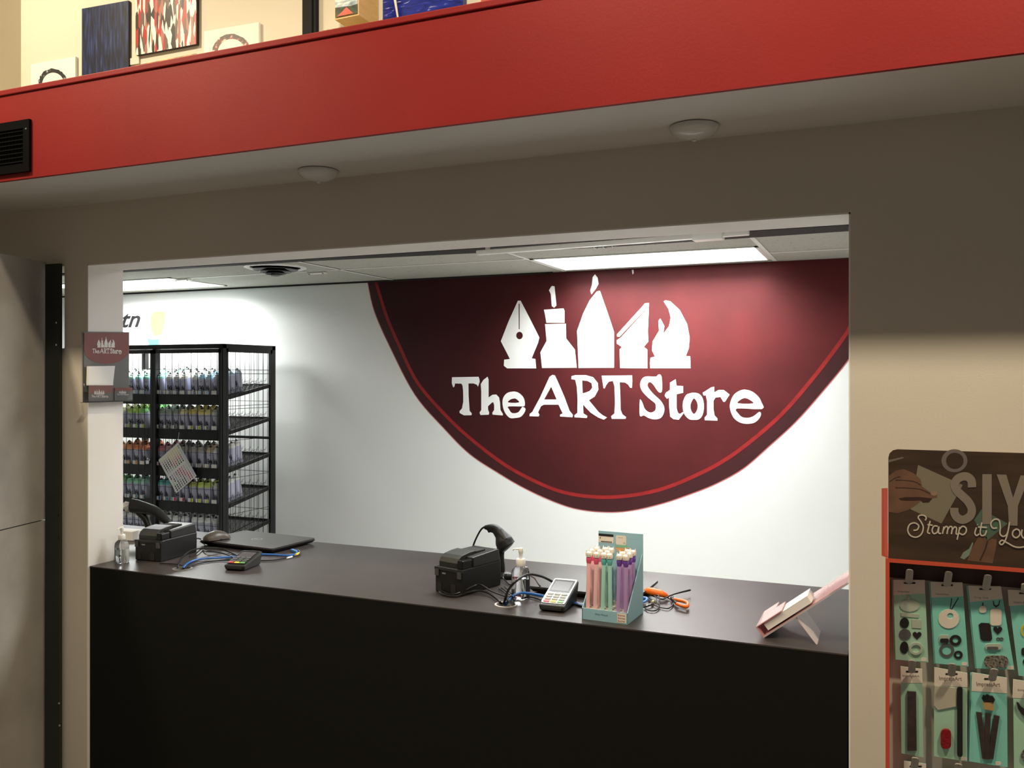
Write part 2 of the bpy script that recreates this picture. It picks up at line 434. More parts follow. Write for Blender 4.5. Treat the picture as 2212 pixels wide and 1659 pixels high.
# ================================================================== MURAL
t = thing('wall_mural', 'dark red painted disc with white lettering reading The ART Store on the white back wall', 'mural', (-1.6, BW, 0.77))
Z2 = lambda p: (780+p[0]/2.048, 540+p[1]/2.048)
outer = [(20, 100), (30, 140), (60, 270), (130, 430), (240, 640), (370, 790), (480, 900), (600, 980), (720, 1050), (850, 1110), (960, 1145), (1090, 1158), (1200, 1150), (1330, 1120), (1450, 1080), (1570, 1032), (1690, 965), (1800, 870), (1920, 760), (2040, 625), (2165, 470), (2290, 280), (2370, 100), (2400, -20)]
inner = [(50, 100), (65, 145), (110, 290), (170, 430), (250, 590), (380, 740), (500, 850), (640, 955), (780, 1030), (900, 1075), (1040, 1095), (1180, 1090), (1330, 1060), (1480, 1000), (1620, 925), (1760, 820), (1880, 710), (2000, 570), (2100, 440), (2165, 345), (2230, 230), (2290, 80), (2310, -20)]
def curve_on_wall(pts):
    q = smooth_path([(p[0], p[1], 0) for p in pts], 6)
    return [(x, min(z, CEIL-0.004)) for x, z in on_y([Z2((p.x, p.y)) for p in q], BW)]
def closed_top(pts): return pts + [(pts[-1][0], CEIL-0.004), (pts[0][0], CEIL-0.004)]
M_m_rim = mat('mural_dark_rim', (0.045, 0.006, 0.008), 0.5, noise=0.12, scale=5)
M_m_disc = mat('mural_red_disc', (0.085, 0.009, 0.010), 0.58, spec=0.3, noise=0.22, scale=2.6, bump=0.1)
def blend_paint(m):
    # the artist's own blend: near-black maroon on the left, brighter red on the right
    nt = m.node_tree; b = nt.nodes['Principled BSDF']; src = b.inputs['Base Color'].links[0].from_socket
    tc = nt.nodes.new('ShaderNodeTexCoord'); sx = nt.nodes.new('ShaderNodeSeparateXYZ'); mr = nt.nodes.new('ShaderNodeMapRange')
    mr.inputs['From Min'].default_value = -1.6; mr.inputs['From Max'].default_value = 0.75
    mx = nt.nodes.new('ShaderNodeMix'); mx.data_type = 'RGBA'; mx.inputs['A'].default_value = (0.028, 0.004, 0.005, 1)
    nt.links.new(tc.outputs['Object'], sx.inputs[0]); nt.links.new(sx.outputs['X'], mr.inputs['Value'])
    nt.links.new(mr.outputs[0], mx.inputs['Factor']); nt.links.new(src, mx.inputs['B']); nt.links.new(mx.outputs['Result'], b.inputs['Base Color'])
blend_paint(M_m_disc)
M_m_line = mat('mural_red_line', (0.27, 0.014, 0.014), 0.45, noise=0.2, scale=12)
M_m_fuzz = mat('mural_pink_overspray', (0.55, 0.16, 0.16), 0.6)
M_m_white = mat('mural_white_paint', (0.82, 0.82, 0.80), 0.45, noise=0.03, scale=6)
oc = curve_on_wall(outer); ic = curve_on_wall(inner)
def offset(c, d, cx=-1.6, cz=2.2):
    out = []
    for x, z in c:
        v = Vector((x-cx, z-cz)); L = v.length; v *= (L+d)/L; out.append((v.x+cx, min(v.y+cz, CEIL-0.004)))
    return out
part('overspray_edge', MB().poly([closed_top(offset(oc, 0.006))], 0.0006, face_y(BW)), M_m_fuzz, t, True)
part('rim', MB().poly([closed_top(oc)], 0.0012, face_y(BW)), M_m_rim, t, True)
part('accent_line', MB().poly([closed_top(offset(ic, 0.008))], 0.0018, face_y(BW)), M_m_line, t, True)
part('disc', MB().poly([closed_top(offset(ic, -0.016))], 0.0024, face_y(BW)), M_m_disc, t, True)
ZA = lambda l: [(960+x/10.055, 790+y/10.055) for x, y in l]
ZB = lambda l: [(1130+x/8.848, 790+y/8.848) for x, y in l]
ZC = lambda l: [(1360+x/7.373, 790+y/7.373) for x, y in l]
ZD = lambda l: [(1070+x/6.911, 570+y/6.911) for x, y in l]
ZE = lambda l: [(1240+x/6.911, 570+y/6.911) for x, y in l]
def el(cx, cy, rx, ry, n=16): return [(cx+rx*math.cos(2*math.pi*k/n), cy+ry*math.sin(2*math.pi*k/n)) for k in range(n)]
LET = [
 ('letter_t', [ZA([(170,250),(745,240),(762,290),(768,350),(735,455),(705,410),(640,385),(525,385),(528,650),(550,980),(597,1035),(590,1075),(430,1078),(335,1025),(335,985),(385,930),(415,780),(412,560),(400,440),(375,390),(235,385),(220,455),(195,470),(165,380)])]),
 ('letter_h', [ZA([(940,240),(962,300),(962,690),(1050,630),(1130,625),(1190,690),(1210,800),(1220,960),(1275,1050),(1270,1080),(1050,1062),(1045,1020),(1085,960),(1085,850),(1065,790),(1030,805),(950,880),(950,950),(975,1020),(965,1065),(790,1070),(768,1020),(805,960),(805,560),(793,400),(850,310)])]),
 ('letter_e', [ZA([(1500,560),(1600,580),(1690,650),(1740,740),(1750,850),(1700,885),(1395,885),(1410,950),(1460,1020),(1540,1030),(1620,1000),(1690,900),(1730,905),(1765,940),(1740,1020),(1660,1110),(1550,1135),(1430,1135),(1340,1050),(1285,930),(1265,790),(1290,680),(1370,590)]), ZA([(1390,798),(1430,740),(1500,715),(1560,720),(1625,798)])]),
 ('letter_a', [ZB([(565,175),(610,185),(660,290),(790,590),(890,860),(955,940),(945,985),(710,970),(710,935),(760,910),(735,860),(680,745),(400,745),(345,775),(290,890),(315,940),(300,970),(125,965),(130,920),(180,880),(330,600),(510,210)]), ZB([(540,400),(405,645),(645,645)])]),
 ('letter_r', [ZB([(930,200),(1000,180),(1200,180),(1340,220),(1430,330),(1440,460),(1370,590),(1260,660),(1350,770),(1450,890),(1530,950),(1605,990),(1545,1030),(1440,990),(1300,900),(1210,810),(1148,740),(1155,910),(1230,960),(1220,1000),(985,985),(985,945),(1040,900),(1045,650),(1030,400),(1000,270),(925,255)]), ZB([(1130,280),(1230,290),(1310,330),(1325,420),(1280,480),(1210,510),(1140,530)])]),
 ('letter_t', [ZB([(1505,190),(2085,185),(2090,300),(2080,425),(2050,420),(2010,360),(1950,320),(1848,315),(1860,600),(1865,840),(1900,930),(1970,980),(1960,1015),(1700,1015),(1685,965),(1750,910),(1760,700),(1750,400),(1720,290),(1640,305),(1590,370),(1560,435),(1540,430)])]),
 ('letter_s', [ZC([(170,300),(200,210),(270,170),(420,175),(460,140),(510,170),(520,380),(490,430),(440,390),(380,300),(330,262),(295,280),(295,340),(380,450),(490,550),(550,650),(550,740),(500,830),(400,855),(300,830),(230,790),(165,795),(165,560),(180,545),(210,600),(240,680),(290,730),(350,745),(410,710),(420,640),(400,590),(300,510),(200,400)])]),
 ('letter_t', [ZC([(735,215),(750,320),(855,325),(855,430),(750,455),(752,680),(770,745),(800,770),(855,735),(860,760),(785,860),(700,850),(650,810),(635,680),(630,510),(595,525),(560,475),(580,430),(645,385),(645,270)])]),
 ('letter_o', [ZC([(1030,430),(1110,450),(1165,520),(1187,650),(1165,780),(1110,850),(1030,862),(950,850),(880,780),(850,680),(855,570),(900,470),(960,440)]), ZC([(1030,520),(1080,590),(1082,690),(1032,768),(985,720),(970,640),(990,570)])]),
 ('letter_r', [ZC([(1350,335),(1350,425),(1420,385),(1500,385),(1595,460),(1520,575),(1495,575),(1450,500),(1370,505),(1338,560),(1338,690),(1355,790),(1400,840),(1400,875),(1200,868),(1195,830),(1235,780),(1235,560),(1215,470),(1180,475),(1165,430),(1200,410),(1300,345)])]),
 ('letter_e', [ZC([(1830,380),(1950,410),(2050,490),(2100,580),(2110,690),(1710,680),(1740,770),(1800,820),(1890,830),(1980,800),(2065,735),(2095,770),(2060,850),(1980,910),(1860,925),(1750,900),(1660,830),(1610,720),(1600,610),(1650,480),(1730,410)]), ZC([(1725,598),(1770,540),(1840,515),(1910,540),(1970,600)])]),
]
ICO = [
 ('pen_nib_icon', [[ZD([(340,550),(380,550),(520,820),(660,1100),(640,1180),(545,1410),(600,1420),(612,1560),(180,1560),(130,1520),(135,1430),(220,1420),(85,1155),(200,860)]), ZD(el(363,1070,50,56)), ZD([(350,590),(366,600),(366,975),(352,975)])]]),
 ('ink_bottle_icon', [[ZD([(845,330),(885,335),(915,620),(880,655),(845,630),(830,450),(803,395),(830,350)])], [ZD([(728,685),(1020,665),(1035,700),(1035,880),(765,880),(745,760)])], [ZD([(745,900),(1055,893),(1060,1115),(1190,1280),(1218,1550),(700,1555),(675,1320),(768,1150)])]]),
 ('brush_icon', [[ZE([(370,405),(390,405),(500,720),(600,1020),(598,1550),(70,1555),(48,1000),(140,740),(235,545),(340,415)])], [ZE([(315,155),(355,210),(368,300),(330,370),(262,455),(245,400),(270,320),(280,200)])]]),
 ('chisel_icon', [[ZE([(1060,590),(1120,585),(1120,640),(1045,706),(680,1090),(645,1085),(645,1050),(1000,660)])], [ZE([(1060,706),(1118,655),(1105,1000),(1110,1160),(1045,1240),(1095,1280),(1098,1560),(690,1555),(683,1280),(715,1240),(640,1190),(640,1140),(700,1100)])]]),
 ('flame_icon', [[ZE([(1370,545),(1440,560),(1580,690),(1690,900),(1728,1100),(1715,1260),(1670,1375),(1735,1380),(1742,1558),(1140,1558),(1135,1480),(1145,1400),(1210,1385),(1165,1290),(1175,1160),(1270,1000),(1262,850),(1290,815),(1350,930),(1335,1045),(1420,930),(1445,800),(1410,670),(1340,560)])]]),
]
for k_, (nm, loops) in enumerate(LET):
    if nm[-1] in 'eso': LET[k_] = (nm, [[(p.x, p.y) for p in smooth_path([(x, y, 0) for x, y in l], 3, True)] for l in loops])
for nm, loops in LET:
    part(nm, MB().poly([on_y(l, BW) for l in loops], 0.0036, face_y(BW)), M_m_white, t, True)
for nm, shapes in ICO:
    q = MB()
    for loops in shapes: q.poly([on_y(l, BW) for l in loops], 0.0036, face_y(BW))
    part(nm, q, M_m_white, t, True)
part('paint_drip', MB().poly([on_y([(1365, 583), (1369, 583), (1369, 590), (1367, 593)], BW)], 0.004, face_y(BW)), M_m_white, t, True)
# small reproductions of the same logo: px of the mural -> unit square
def logo_into(mb, fn, th, M, letters=True, icons=True):
    ax, ay, bx, by = 975., 590., 1647., 915.
    U = lambda l: [fn((x-ax)/(bx-ax), (y-ay)/(by-ay)) for x, y in l]
    if icons:
        for _, sh in ICO:
            for loops in sh: mb.poly([U(l) for l in loops], th, M)
    if letters:
        for _, loops in LET: mb.poly([U(l) for l in loops], th, M)
    return mb
def rectmap(x0, y1, x1, y0): return lambda a, b: (x0+(x1-x0)*a, y1+(y0-y1)*b)

# ================================================================== COUNTER
CZ = 0.92; CB = 0.705
t = thing('service_counter', 'long black service counter filling the bottom of the opening', 'counter', (-1.36, 0.02, 0))
m = MB()
m.poly([[(-3.75, 0.165), (JL+0.006, 0.165), (JL+0.006, 0.006), (JR-0.006, 0.006), (JR-0.006, 0.165), (0.45, 0.165), (0.45, CB), (-3.75, CB)],
        el(-2.2892, 0.102, 0.03, 0.03, 20), el(-1.046, 0.104, 0.03, 0.03, 20)], 0.0035, fz(CZ-0.0035))
part('worktop', m, M_countertop, t, True)
m = MB(); m.b2((JL+0.007, 0.0065, 0.0), (JR-0.007, 0.030, CZ-0.0037)); part('front_panel', m, M_counterfront, t, True, label='matt black front panel')
m = MB(); m.b2((-3.72, 0.68, 0.0), (0.4, 0.70, CZ-0.0037)); m.b2((-3.72, 0.17, 0), (-3.70, 0.66, CZ-0.029)); part('back_panel', m, M_counterfront, t, True)
for gx, gy in ((-2.2892, 0.102), (-1.046, 0.104)):
    part('cable_grommet', MB().ring((gx, gy), 0.034, 0.028, 0.003, fz(CZ-0.001)).ring((gx, gy), 0.030, 0.028, 0.02, fz(CZ-0.022)), M_silver if gx > -2 else M_grey, t, True)

# ================================================================== SWUNG DOOR PANEL AT FAR LEFT
ang = R(15)
t = thing('door_2', None, None, (-2.832, -0.004, 0), rz=ang-R(90)); t['kind'] = 'structure'   # local +x runs out towards the shop
for z0, z1 in ((0.01, 1.073), (1.077, 2.016)):
    m = MB(); m.b2((0.0, -0.045, z0), (1.25, -0.003, z1)); part('slab_panel', m, M_slab, t)
# steel channel along the edge of the opening
t2 = thing('door_post', 'tall dark steel channel post with small bolts at left end of the wall', 'post', (-2.79, -0.012, 0))
m = MB(); m.b2((-2.8165, -0.022, 0), (-2.7445, -0.010, 2.005)); m.b2((-2.8165, -0.010, 0), (-2.810, -0.002, 2.005))
part('channel', m, M_darksteel, t2, True)
for (u, v) in ((122, 697), (122, 745), (126, 1112), (126, 1161), (128, 1519), (129, 1567)):
    p = PY(u, v, -0.022); part('bolt', MB().lathe([(0.004, 0), (0.004, 0.002), (0.002, 0.003)], 10, Matrix.Translation(p) @ FR), M_chrome if v < 800 or v > 1400 else M_black, t2, True, smooth=True)

# ================================================================== VENT ON THE FASCIA
Yf = FAS
a = PY(68, 258, Yf); b = PY(66, 388, Yf)
vx1, vz1, vz0 = a.x, a.z, 2.232; vx0 = vx1-0.40
t = thing('air_vent', 'black louvred air vent on the red fascia at the left edge', 'vent', ((vx0+vx1)/2, Yf, vz0))
m = MB(); m.poly([[(vx0, vz0), (vx1, vz0), (vx1, vz1), (vx0, vz1)], [(vx0+0.026, vz0+0.026), (vx0+0.026, vz1-0.026), (vx1-0.026, vz1-0.026), (vx1-0.026, vz0+0.026)]], 0.009, face_y(Yf))
M_vent = mat('vent_black', (0.0035, 0.0035, 0.0035), 0.7, spec=0.05)
part('frame', m, M_vent, t, True)
m = MB(); m.b2((vx0+0.02, Yf-0.002, vz0+0.02), (vx1-0.02, Yf-0.0005, vz1-0.02)); part('backing', m, M_gap, t, True)
m = MB()
k = 0; z = vz0+0.034
while z < vz1-0.03:
    m.box((0, 0, 0), (vx1-vx0-0.054, 0.011, 0.0015), Matrix.Translation(((vx0+vx1)/2, Yf-0.006, z)) @ Matrix.Rotation(R(38), 4, 'X')); z += 0.0135
for i in range(24):
    x = vx1-0.032-i*0.0145
    if x > vx0+0.03: m.b2((x-0.0006, Yf-0.0035, vz0+0.026), (x+0.0006, Yf-0.0025, vz1-0.026))
part('louvres', m, M_vent, t, True)
part('screw', MB().lathe([(0.003, 0), (0.002, 0.0015)], 8, Matrix.Translation((vx1-0.013, Yf-0.009, vz1-0.03)) @ FR), M_grey, t, True)

# ================================================================== SOFFIT DOMES
M_dome = mat('frosted_dome', (0.62, 0.61, 0.58), 0.22, spec=0.6, coat=0.4)
def dome(x, y, label):
    t = thing('dome_light', label, 'dome light', (x, y, SOF), group='unlit dome lights under the soffit')
    part('base_ring', MB().lathe([(0.054, 0), (0.054, -0.003), (0.050, -0.004)], 32), M_gap, t, smooth=True)
    pr = [(0.0605*math.cos(R(a)), -0.003-0.030*math.sin(R(a))) for a in (0, 12, 25, 38, 50, 62, 74, 84)]
    part('dome_cover', MB().lathe([(0.0600, -0.002)]+pr, 40), M_dome, t, smooth=True)
    part('finial', MB().lathe([(0.006, -0.032), (0.006, -0.036), (0.003, -0.038)], 12), M_dome, t, smooth=True)
dome(-1.5652, -0.105, 'round white dome light under the soffit, nearer the left end')
dome(-0.4394, -0.130, 'round white dome light under the soffit, nearer the right end')

# ================================================================== CEILING FITTINGS
p = PZ(607, 580, CEIL)
t = thing('air_diffuser', 'round stepped ceiling air diffuser left of the mural', 'diffuser', (p.x+0.02, p.y-0.08, CEIL))
part('outer_ring', MB().lathe([(0.185, 0), (0.185, -0.006), (0.168, -0.012), (0.150, -0.006), (0.150, 0.0)], 40), M_grid, t, smooth=True)
for i, (r, z) in enumerate(((0.135, -0.018), (0.098, -0.030), (0.064, -0.042), (0.032, -0.052))):
    part('cone', MB().lathe([(r*0.55, z+0.022), (r, z), (r-0.006, z-0.003), (r*0.5, z+0.014)], 32), M_black2 if i < 3 else M_grey, t, smooth=True)
for (u, v, lab) in ((395, 602, 'small white cover plate on ceiling grid right of the left light panel'), (685, 587, 'small white cover plate on ceiling grid beside the round diffuser')):
    p = PZ(u, v, CEIL)
    t = thing('cover_plate', lab, 'cover plate', (p.x, p.y, CEIL))
    part('plate', MB().box((0, 0, -0.008), (0.125, 0.045, 0.010), bev=0.002), M_whitepl, t)
    for sx in (-1, 1): part('screw', MB().lathe([(0.005, -0.013), (0.005, -0.016)], 8, Matrix.Translation((sx*0.052, -0.012, 0))), M_gap, t)
# curtain rail
RZ = 2.215
ra, rb = PZ(1031, 546.5, RZ), PZ(1618, 502.5, RZ)
M_rail = mat('gloss_white_rail', (0.93, 0.92, 0.88), 0.3)
t = thing('ceiling_rail', 'white blind rail mounted below the ceiling just behind the opening head', 'rail', (ra.x, ra.y, RZ))
m = MB(); m.bar(ra, rb, (0.030, 0.022)); part('rail', m, M_rail, t, True, bev=0.004)
d = (rb-ra).normalized()
pc = PZ(1530, 511, RZ-0.005); m = MB(); m.bar(pc-d*0.065, pc+d*0.065, (0.060, 0.034)); part('junction_box', m, M_rail, t, True, bev=0.003)
pb = PZ(1297, 520, RZ+0.02); m = MB(); m.bar(pb-d*0.07, pb+d*0.07, (0.03, 0.02)); part('bracket', m, M_black, t, True)
q = MB()
for k in range(3):
    c0 = pb + d*(-0.03+0.045*k) + Vector((0, 0.0, -0.005))
    q.tube([c0+Vector((-.01, 0, 0.01)), c0+Vector((0, -0.028, -0.018)), c0+Vector((.012, -0.03, -0.035)), c0+Vector((.02, -.01, -0.03))], 0.0022, 6)
part('wire_clip', q, M_chrome, t, True, smooth=True)
for hx in (ra+d*0.06, rb-d*0.06):
    part('hanger', MB().b2((hx.x-0.01, hx.y-0.008, RZ+0.010), (hx.x+0.01, hx.y+0.008, CEIL)), M_grid, t, True)

# ================================================================== GALLERY LEDGE: canvases
GY = 0.10
def canvas(name, label, quad, m_, dep=0.03, Yb=None, edge=None, group='paintings on the ledge'):
    """quad: photo corners on the canvas face; the body is as deep as a stretcher"""
    Yb = GY-0.002 if Yb is None else Yb
    pts = on_y(quad, Yb-dep)
    t = thing(name, label, 'painting', (sum(p[0] for p in pts)/4, Yb, min(p[1] for p in pts)), group=group)
    part('canvas_edge', MB().poly([pts], dep-0.0005, face_y(Yb)), edge or M_paper, t, True)
    part('painted_face', MB().poly([pts], 0.0008, face_y(Yb-dep+0.0003)), m_, t, True)
    return t, Yb-dep
def arch(t, Yc, cx, cy, ro, ri, m_, squash=1.0):
    pts = [];
    for k in range(25):
        a = math.pi*k/24; j = random.uniform(-1.2, 1.2); pts.append((cx+(ro+j)*math.cos(a), cy-(ro+j)*math.sin(a)*squash))
    for k in range(25):
        a = math.pi*(24-k)/24; pts.append((cx+ri*math.cos(a), cy-ri*math.sin(a)*squash))
    part('painted_arch', MB().poly([on_y(pts, Yc-0.0012)], 0.0008, face_y(Yc-0.0006)), m_, t, True)
M_arch1 = ramp_mat('black_white_strokes', [(0.35, '#17181a'), (0.55, '#2a2c30'), (0.68, '#b9b6ae')], 60, (1, 1, 1))
M_arch2 = ramp_mat('brown_red_strokes', [(0.3, '#2a241c'), (0.52, '#4a4034'), (0.6, '#8f3b36'), (0.68, '#cfc7b8')], 55, (1, 1, 1))
M_canvas = mat('white_canvas', (0.80, 0.75, 0.64), 0.7, bump=0.2, bscale=500)
t, Yc = canvas('white_arch_painting', 'white canvas with a black brushed arch, leftmost painting on the ledge', [(67, 250), (163, 232), (163, 122), (67, 139.5)], M_canvas, 0.010)
arch(t, Yc, 114.5, 183, 32, 24, M_arch1, 1.1)
M_bluep = ramp_mat('dark_blue_brushwork', [(0.30, '#08090f'), (0.47, '#101934'), (0.60, '#1b2c58'), (0.75, '#3f4868')], 9, (12, 12, 1.4), 0.35)
t, Yc = canvas('blue_painting', 'tall dark blue abstract painting with grey streaks at its top', [(177, 260), (277.5, 240), (277.5, 1), (177, 19)], M_bluep, 0.010, edge=M_ink)
M_rwb = ramp_mat('red_black_white_dashes', [(0.0, '#1d1a18'), (0.24, '#5a4a44'), (0.38, '#a02020'), (0.56, '#9a6258'), (0.68, '#e8e0d2')], 26, (4.0, 4.0, 0.75), 0.3, constant=True, tex='voronoi')
t, Yc = canvas('dashed_painting', 'abstract painting of red, black and white upright dashes hanging above the ledge', [(293, 119.5), (424, 95), (424, -140), (293, -120)], M_rwb, 0.014, edge=M_ink)
M_mott = ramp_mat('mottled_brown_paint', [(0.3, '#6d5a44'), (0.5, '#a98d63'), (0.6, '#c79a3e'), (0.75, '#d9cdb8')], 30, (1, 1, 1))
canvas('mottled_painting', 'mottled brown and yellow canvas edge peeping over the ledge under the dashed painting', [(293, 240), (424, 220), (424, 115), (293, 141)], M_mott, 0.02)
t = thing('name_card', 'small cream label card beside the tall dark blue painting', 'card', tuple(PY(290, 140, GY)))
part('card', MB().poly([on_y([(281, 140), (300, 137), (300, 123), (281, 126)], GY-0.006)], 0.005, face_y(GY-0.001)), M_upper, t, True)
t, Yc = canvas('white_arch_painting', 'white canvas with a brown and red brushed arch, beside the black post', [(441, 230), (559, 205), (559, 48), (441, 68)], M_canvas, 0.010)
arch(t, Yc, 500, 113, 41, 30, M_arch2, 0.98)
t = thing('gallery_post', 'narrow black upright post rising from the ledge between paintings', 'post', tuple(PY(668, 60, GY)))
x0, x1 = PY(653, 60, GY-0.018).x, PY(682, 60, GY-0.018).x
m = MB(); m.b2((x0, GY-0.018, FTOP+0.001), (x1, GY-0.0005, 4.25)); m.b2((x0+0.012, GY-0.023, FTOP+0.001), (x1-0.012, GY-0.018, 4.25)); part('post', m, mat('matt_black_metal', (0.008, 0.008, 0.009), 0.7, spec=0.2), t, True)
# small landscape in a deep wooden box frame
M_pine = mat('pale_pine', (0.72, 0.47, 0.20), 0.5, noise=0.08, scale=20, stretch=(1, 1, 8))
t = thing('boxed_landscape', 'small landscape painting in a deep pale wood box frame', 'painting', tuple(PY(750, 40, GY)), group='paintings on the ledge')
Yb = GY-0.115
o_ = on_y([(723, 43), (775, 32), (775, -60), (723, -52)], Yb); i_ = on_y([(724, 39), (772, 29), (772, -57), (724, -50)], Yb)
part('box_frame', MB().poly([o_], 0.11, face_y(GY-0.004)), M_pine, t, True)
M_sky = ramp_mat('cloudy_sky_paint', [(0.35, '#6f7d8c'), (0.5, '#aebcc4'), (0.62, '#f1f0e8')], 26, (1, 1, 3))
M_hill = ramp_mat('dark_green_hills', [(0.35, '#161c12'), (0.6, '#3b4a26')], 60, (1, 1, 1))
part('sky', MB().poly([on_y([(724, 18), (772, 10), (772, -57), (724, -50)], Yb-0.001)], 0.0008, face_y(Yb)), M_sky, t, True)
part('hills', MB().poly([on_y([(724, 38), (772, 28.5), (772, 8), (757, 13), (745, 14), (724, 17)], Yb-0.002)], 0.0008, face_y(Yb-0.001)), M_hill, t, True)
part('red_roof', MB().poly([on_y([(727, 36), (763, 28.5), (748, 15), (740, 24)], Yb-0.003)], 0.0008, face_y(Yb-0.002)), mat('roof_red', (0.62, 0.10, 0.06), 0.4), t, True)
M_gr = ramp_mat('grey_speckled_paint', [(0.35, '#4a473c'), (0.6, '#9d9678')], 70, (1, 1, 1))
canvas('speckled_painting', 'grey speckled canvas edge just showing over the ledge under the boxed landscape', [(698, 200), (808, 180), (808, 46), (698, 66)], M_gr, 0.03)
M_bl = ramp_mat('cobalt_strokes', [(0.30, '#0b1140'), (0.5, '#16247c'), (0.62, '#1f2f96'), (0.70, '#cfd0de')], 13, (1.0, 1, 7), 0.3, distort=1.2)
t, Yc = canvas('cobalt_painting', 'bright cobalt blue painting with one cream line, rightmost large one on the ledge', [(827, 190), (1000, 150), (1000, -120), (827, -100)], M_bl, 0.025, edge=M_bl)
part('cream_line', MB().poly([on_y([(847, -20), (853, -20), (861, 38), (858, 40)], Yc-0.0012)], 0.001, face_y(Yc-0.0005)), M_cream, t, True)
canvas('edge_painting', 'sliver of an orange painting with a pale frame right of the cobalt one', [(1039, 120), (1120, 105), (1120, -120), (1039, -100)], mat('burnt_orange_paint', (0.45, 0.09, 0.05), 0.4), 0.03, edge=M_pine)

# ================================================================== ACRYLIC SIGN HOLDER ON THE LEFT JAMB
Z6 = lambda l: [(160+x/7.542, 680+y/7.542) for x, y in l]
X0 = JL+0.006
t = thing('sign_holder', 'clear acrylic sign holder with maroon logo poster mounted on the left jamb', 'sign holder', tuple(PX(230, 868, X0)))
def pX(name, loops, th, X, m_, par, z6=True, **k):
    return part(name, MB().poly([on_x(Z6(l) if z6 else l, X+th) for l in loops], th, face_x(X)), m_, par, True, **k)
pX('back_plate', [[(140, 275), (898, 282), (893, 1408), (150, 1432)]], 0.003, X0, M_slate, t)
pX('poster', [[(160, 290), (893, 296), (893, 1395), (160, 1415)]], 0.0008, X0+0.004, M_slate, t)
arc = [(893-728*(0.5-0.5*math.cos(math.pi*k/20)), 560+238*math.sin(math.pi*k/20)**0.9 if 0 < k < 20 else 560) for k in range(21)]
pX('poster_disc', [[(165, 292), (893, 298)]+arc], 0.0005, X0+0.0052, M_maroon, t)
M_rose = mat('dusty_rose_print', (0.24, 0.10, 0.09), 0.4)
def on_x_map(x0, y0, x1, y1, X):
    def f(a, b):
        p = PX(160+(x0+(x1-x0)*a)/7.542, 680+(y0+(y1-y0)*b)/7.542, X); return (p.y, p.z)
    return f
part('poster_logo', logo_into(MB(), on_x_map(298, 350, 776, 640, X0+0.0065), 0.0005, face_x(X0+0.006)), M_print_white, t, True)
# poster tagline, too small to read in the photo: only its pale line weight
# holder pockets
XP = X0+0.030
f = MB(); f.poly([on_x(Z6([(160, 1120), (635, 1120), (635, 1418), (160, 1425)]), XP)], 0.002, face_x(XP)); f.poly([on_x(Z6([(640, 1190), (952, 1185), (950, 1395), (640, 1405)]), XP)], 0.002, face_x(XP))
part('front_pocket', f, M_acr, t, True)
y0_, z0_ = on_x(Z6([(160, 1425)]), XP)[0]; y1_, _ = on_x(Z6([(950, 1395)]), XP)[0]
part('pocket_base', MB().b2((X0+0.004, y0_, z0_-0.002), (XP+0.002, y1_, z0_)), M_acr, t, True)
# leaflets and cards in the pockets
t = thing('leaflet_pad', 'tall stack of white and maroon leaflets in the left pocket of the jamb sign holder', 'leaflets', tuple(PX(215, 860, X0+0.02)))
pX('white_pad', [[(240, 838), (668, 832), (632, 1150), (232, 1150)]], 0.010, X0+0.012, M_paper, t)
pX('printed_card', [[(240, 1158), (630, 1148), (630, 1398), (240, 1412)]], 0.002, X0+0.0235, M_slate, t)
pX('maroon_band', [[(240, 1158), (630, 1148), (630, 1270), (240, 1280)]], 0.0006, X0+0.0257, M_rose, t)
part('card_logo', logo_into(MB(), on_x_map(282, 1205, 556, 1352, X0+0.0272), 0.0004, face_x(X0+0.0266)), M_print_white, t, True)
t = thing('business_cards', 'small grey and maroon business cards in the right pocket of the jamb sign holder', 'business cards', tuple(PX(265, 860, X0+0.02)))
pX('card_stack', [[(664, 1192), (948, 1188), (948, 1385), (664, 1400)]], 0.012, X0+0.012, M_slate, t)
pX('maroon_band', [[(664, 1190), (948, 1186), (948, 1235), (664, 1245)]], 0.0006, X0+0.0243, M_maroon, t)
part('card_logo', logo_into(MB(), on_x_map(700, 1225, 890, 1312, X0+0.0262), 0.0004, face_x(X0+0.0256)), M_print_white, t, True)

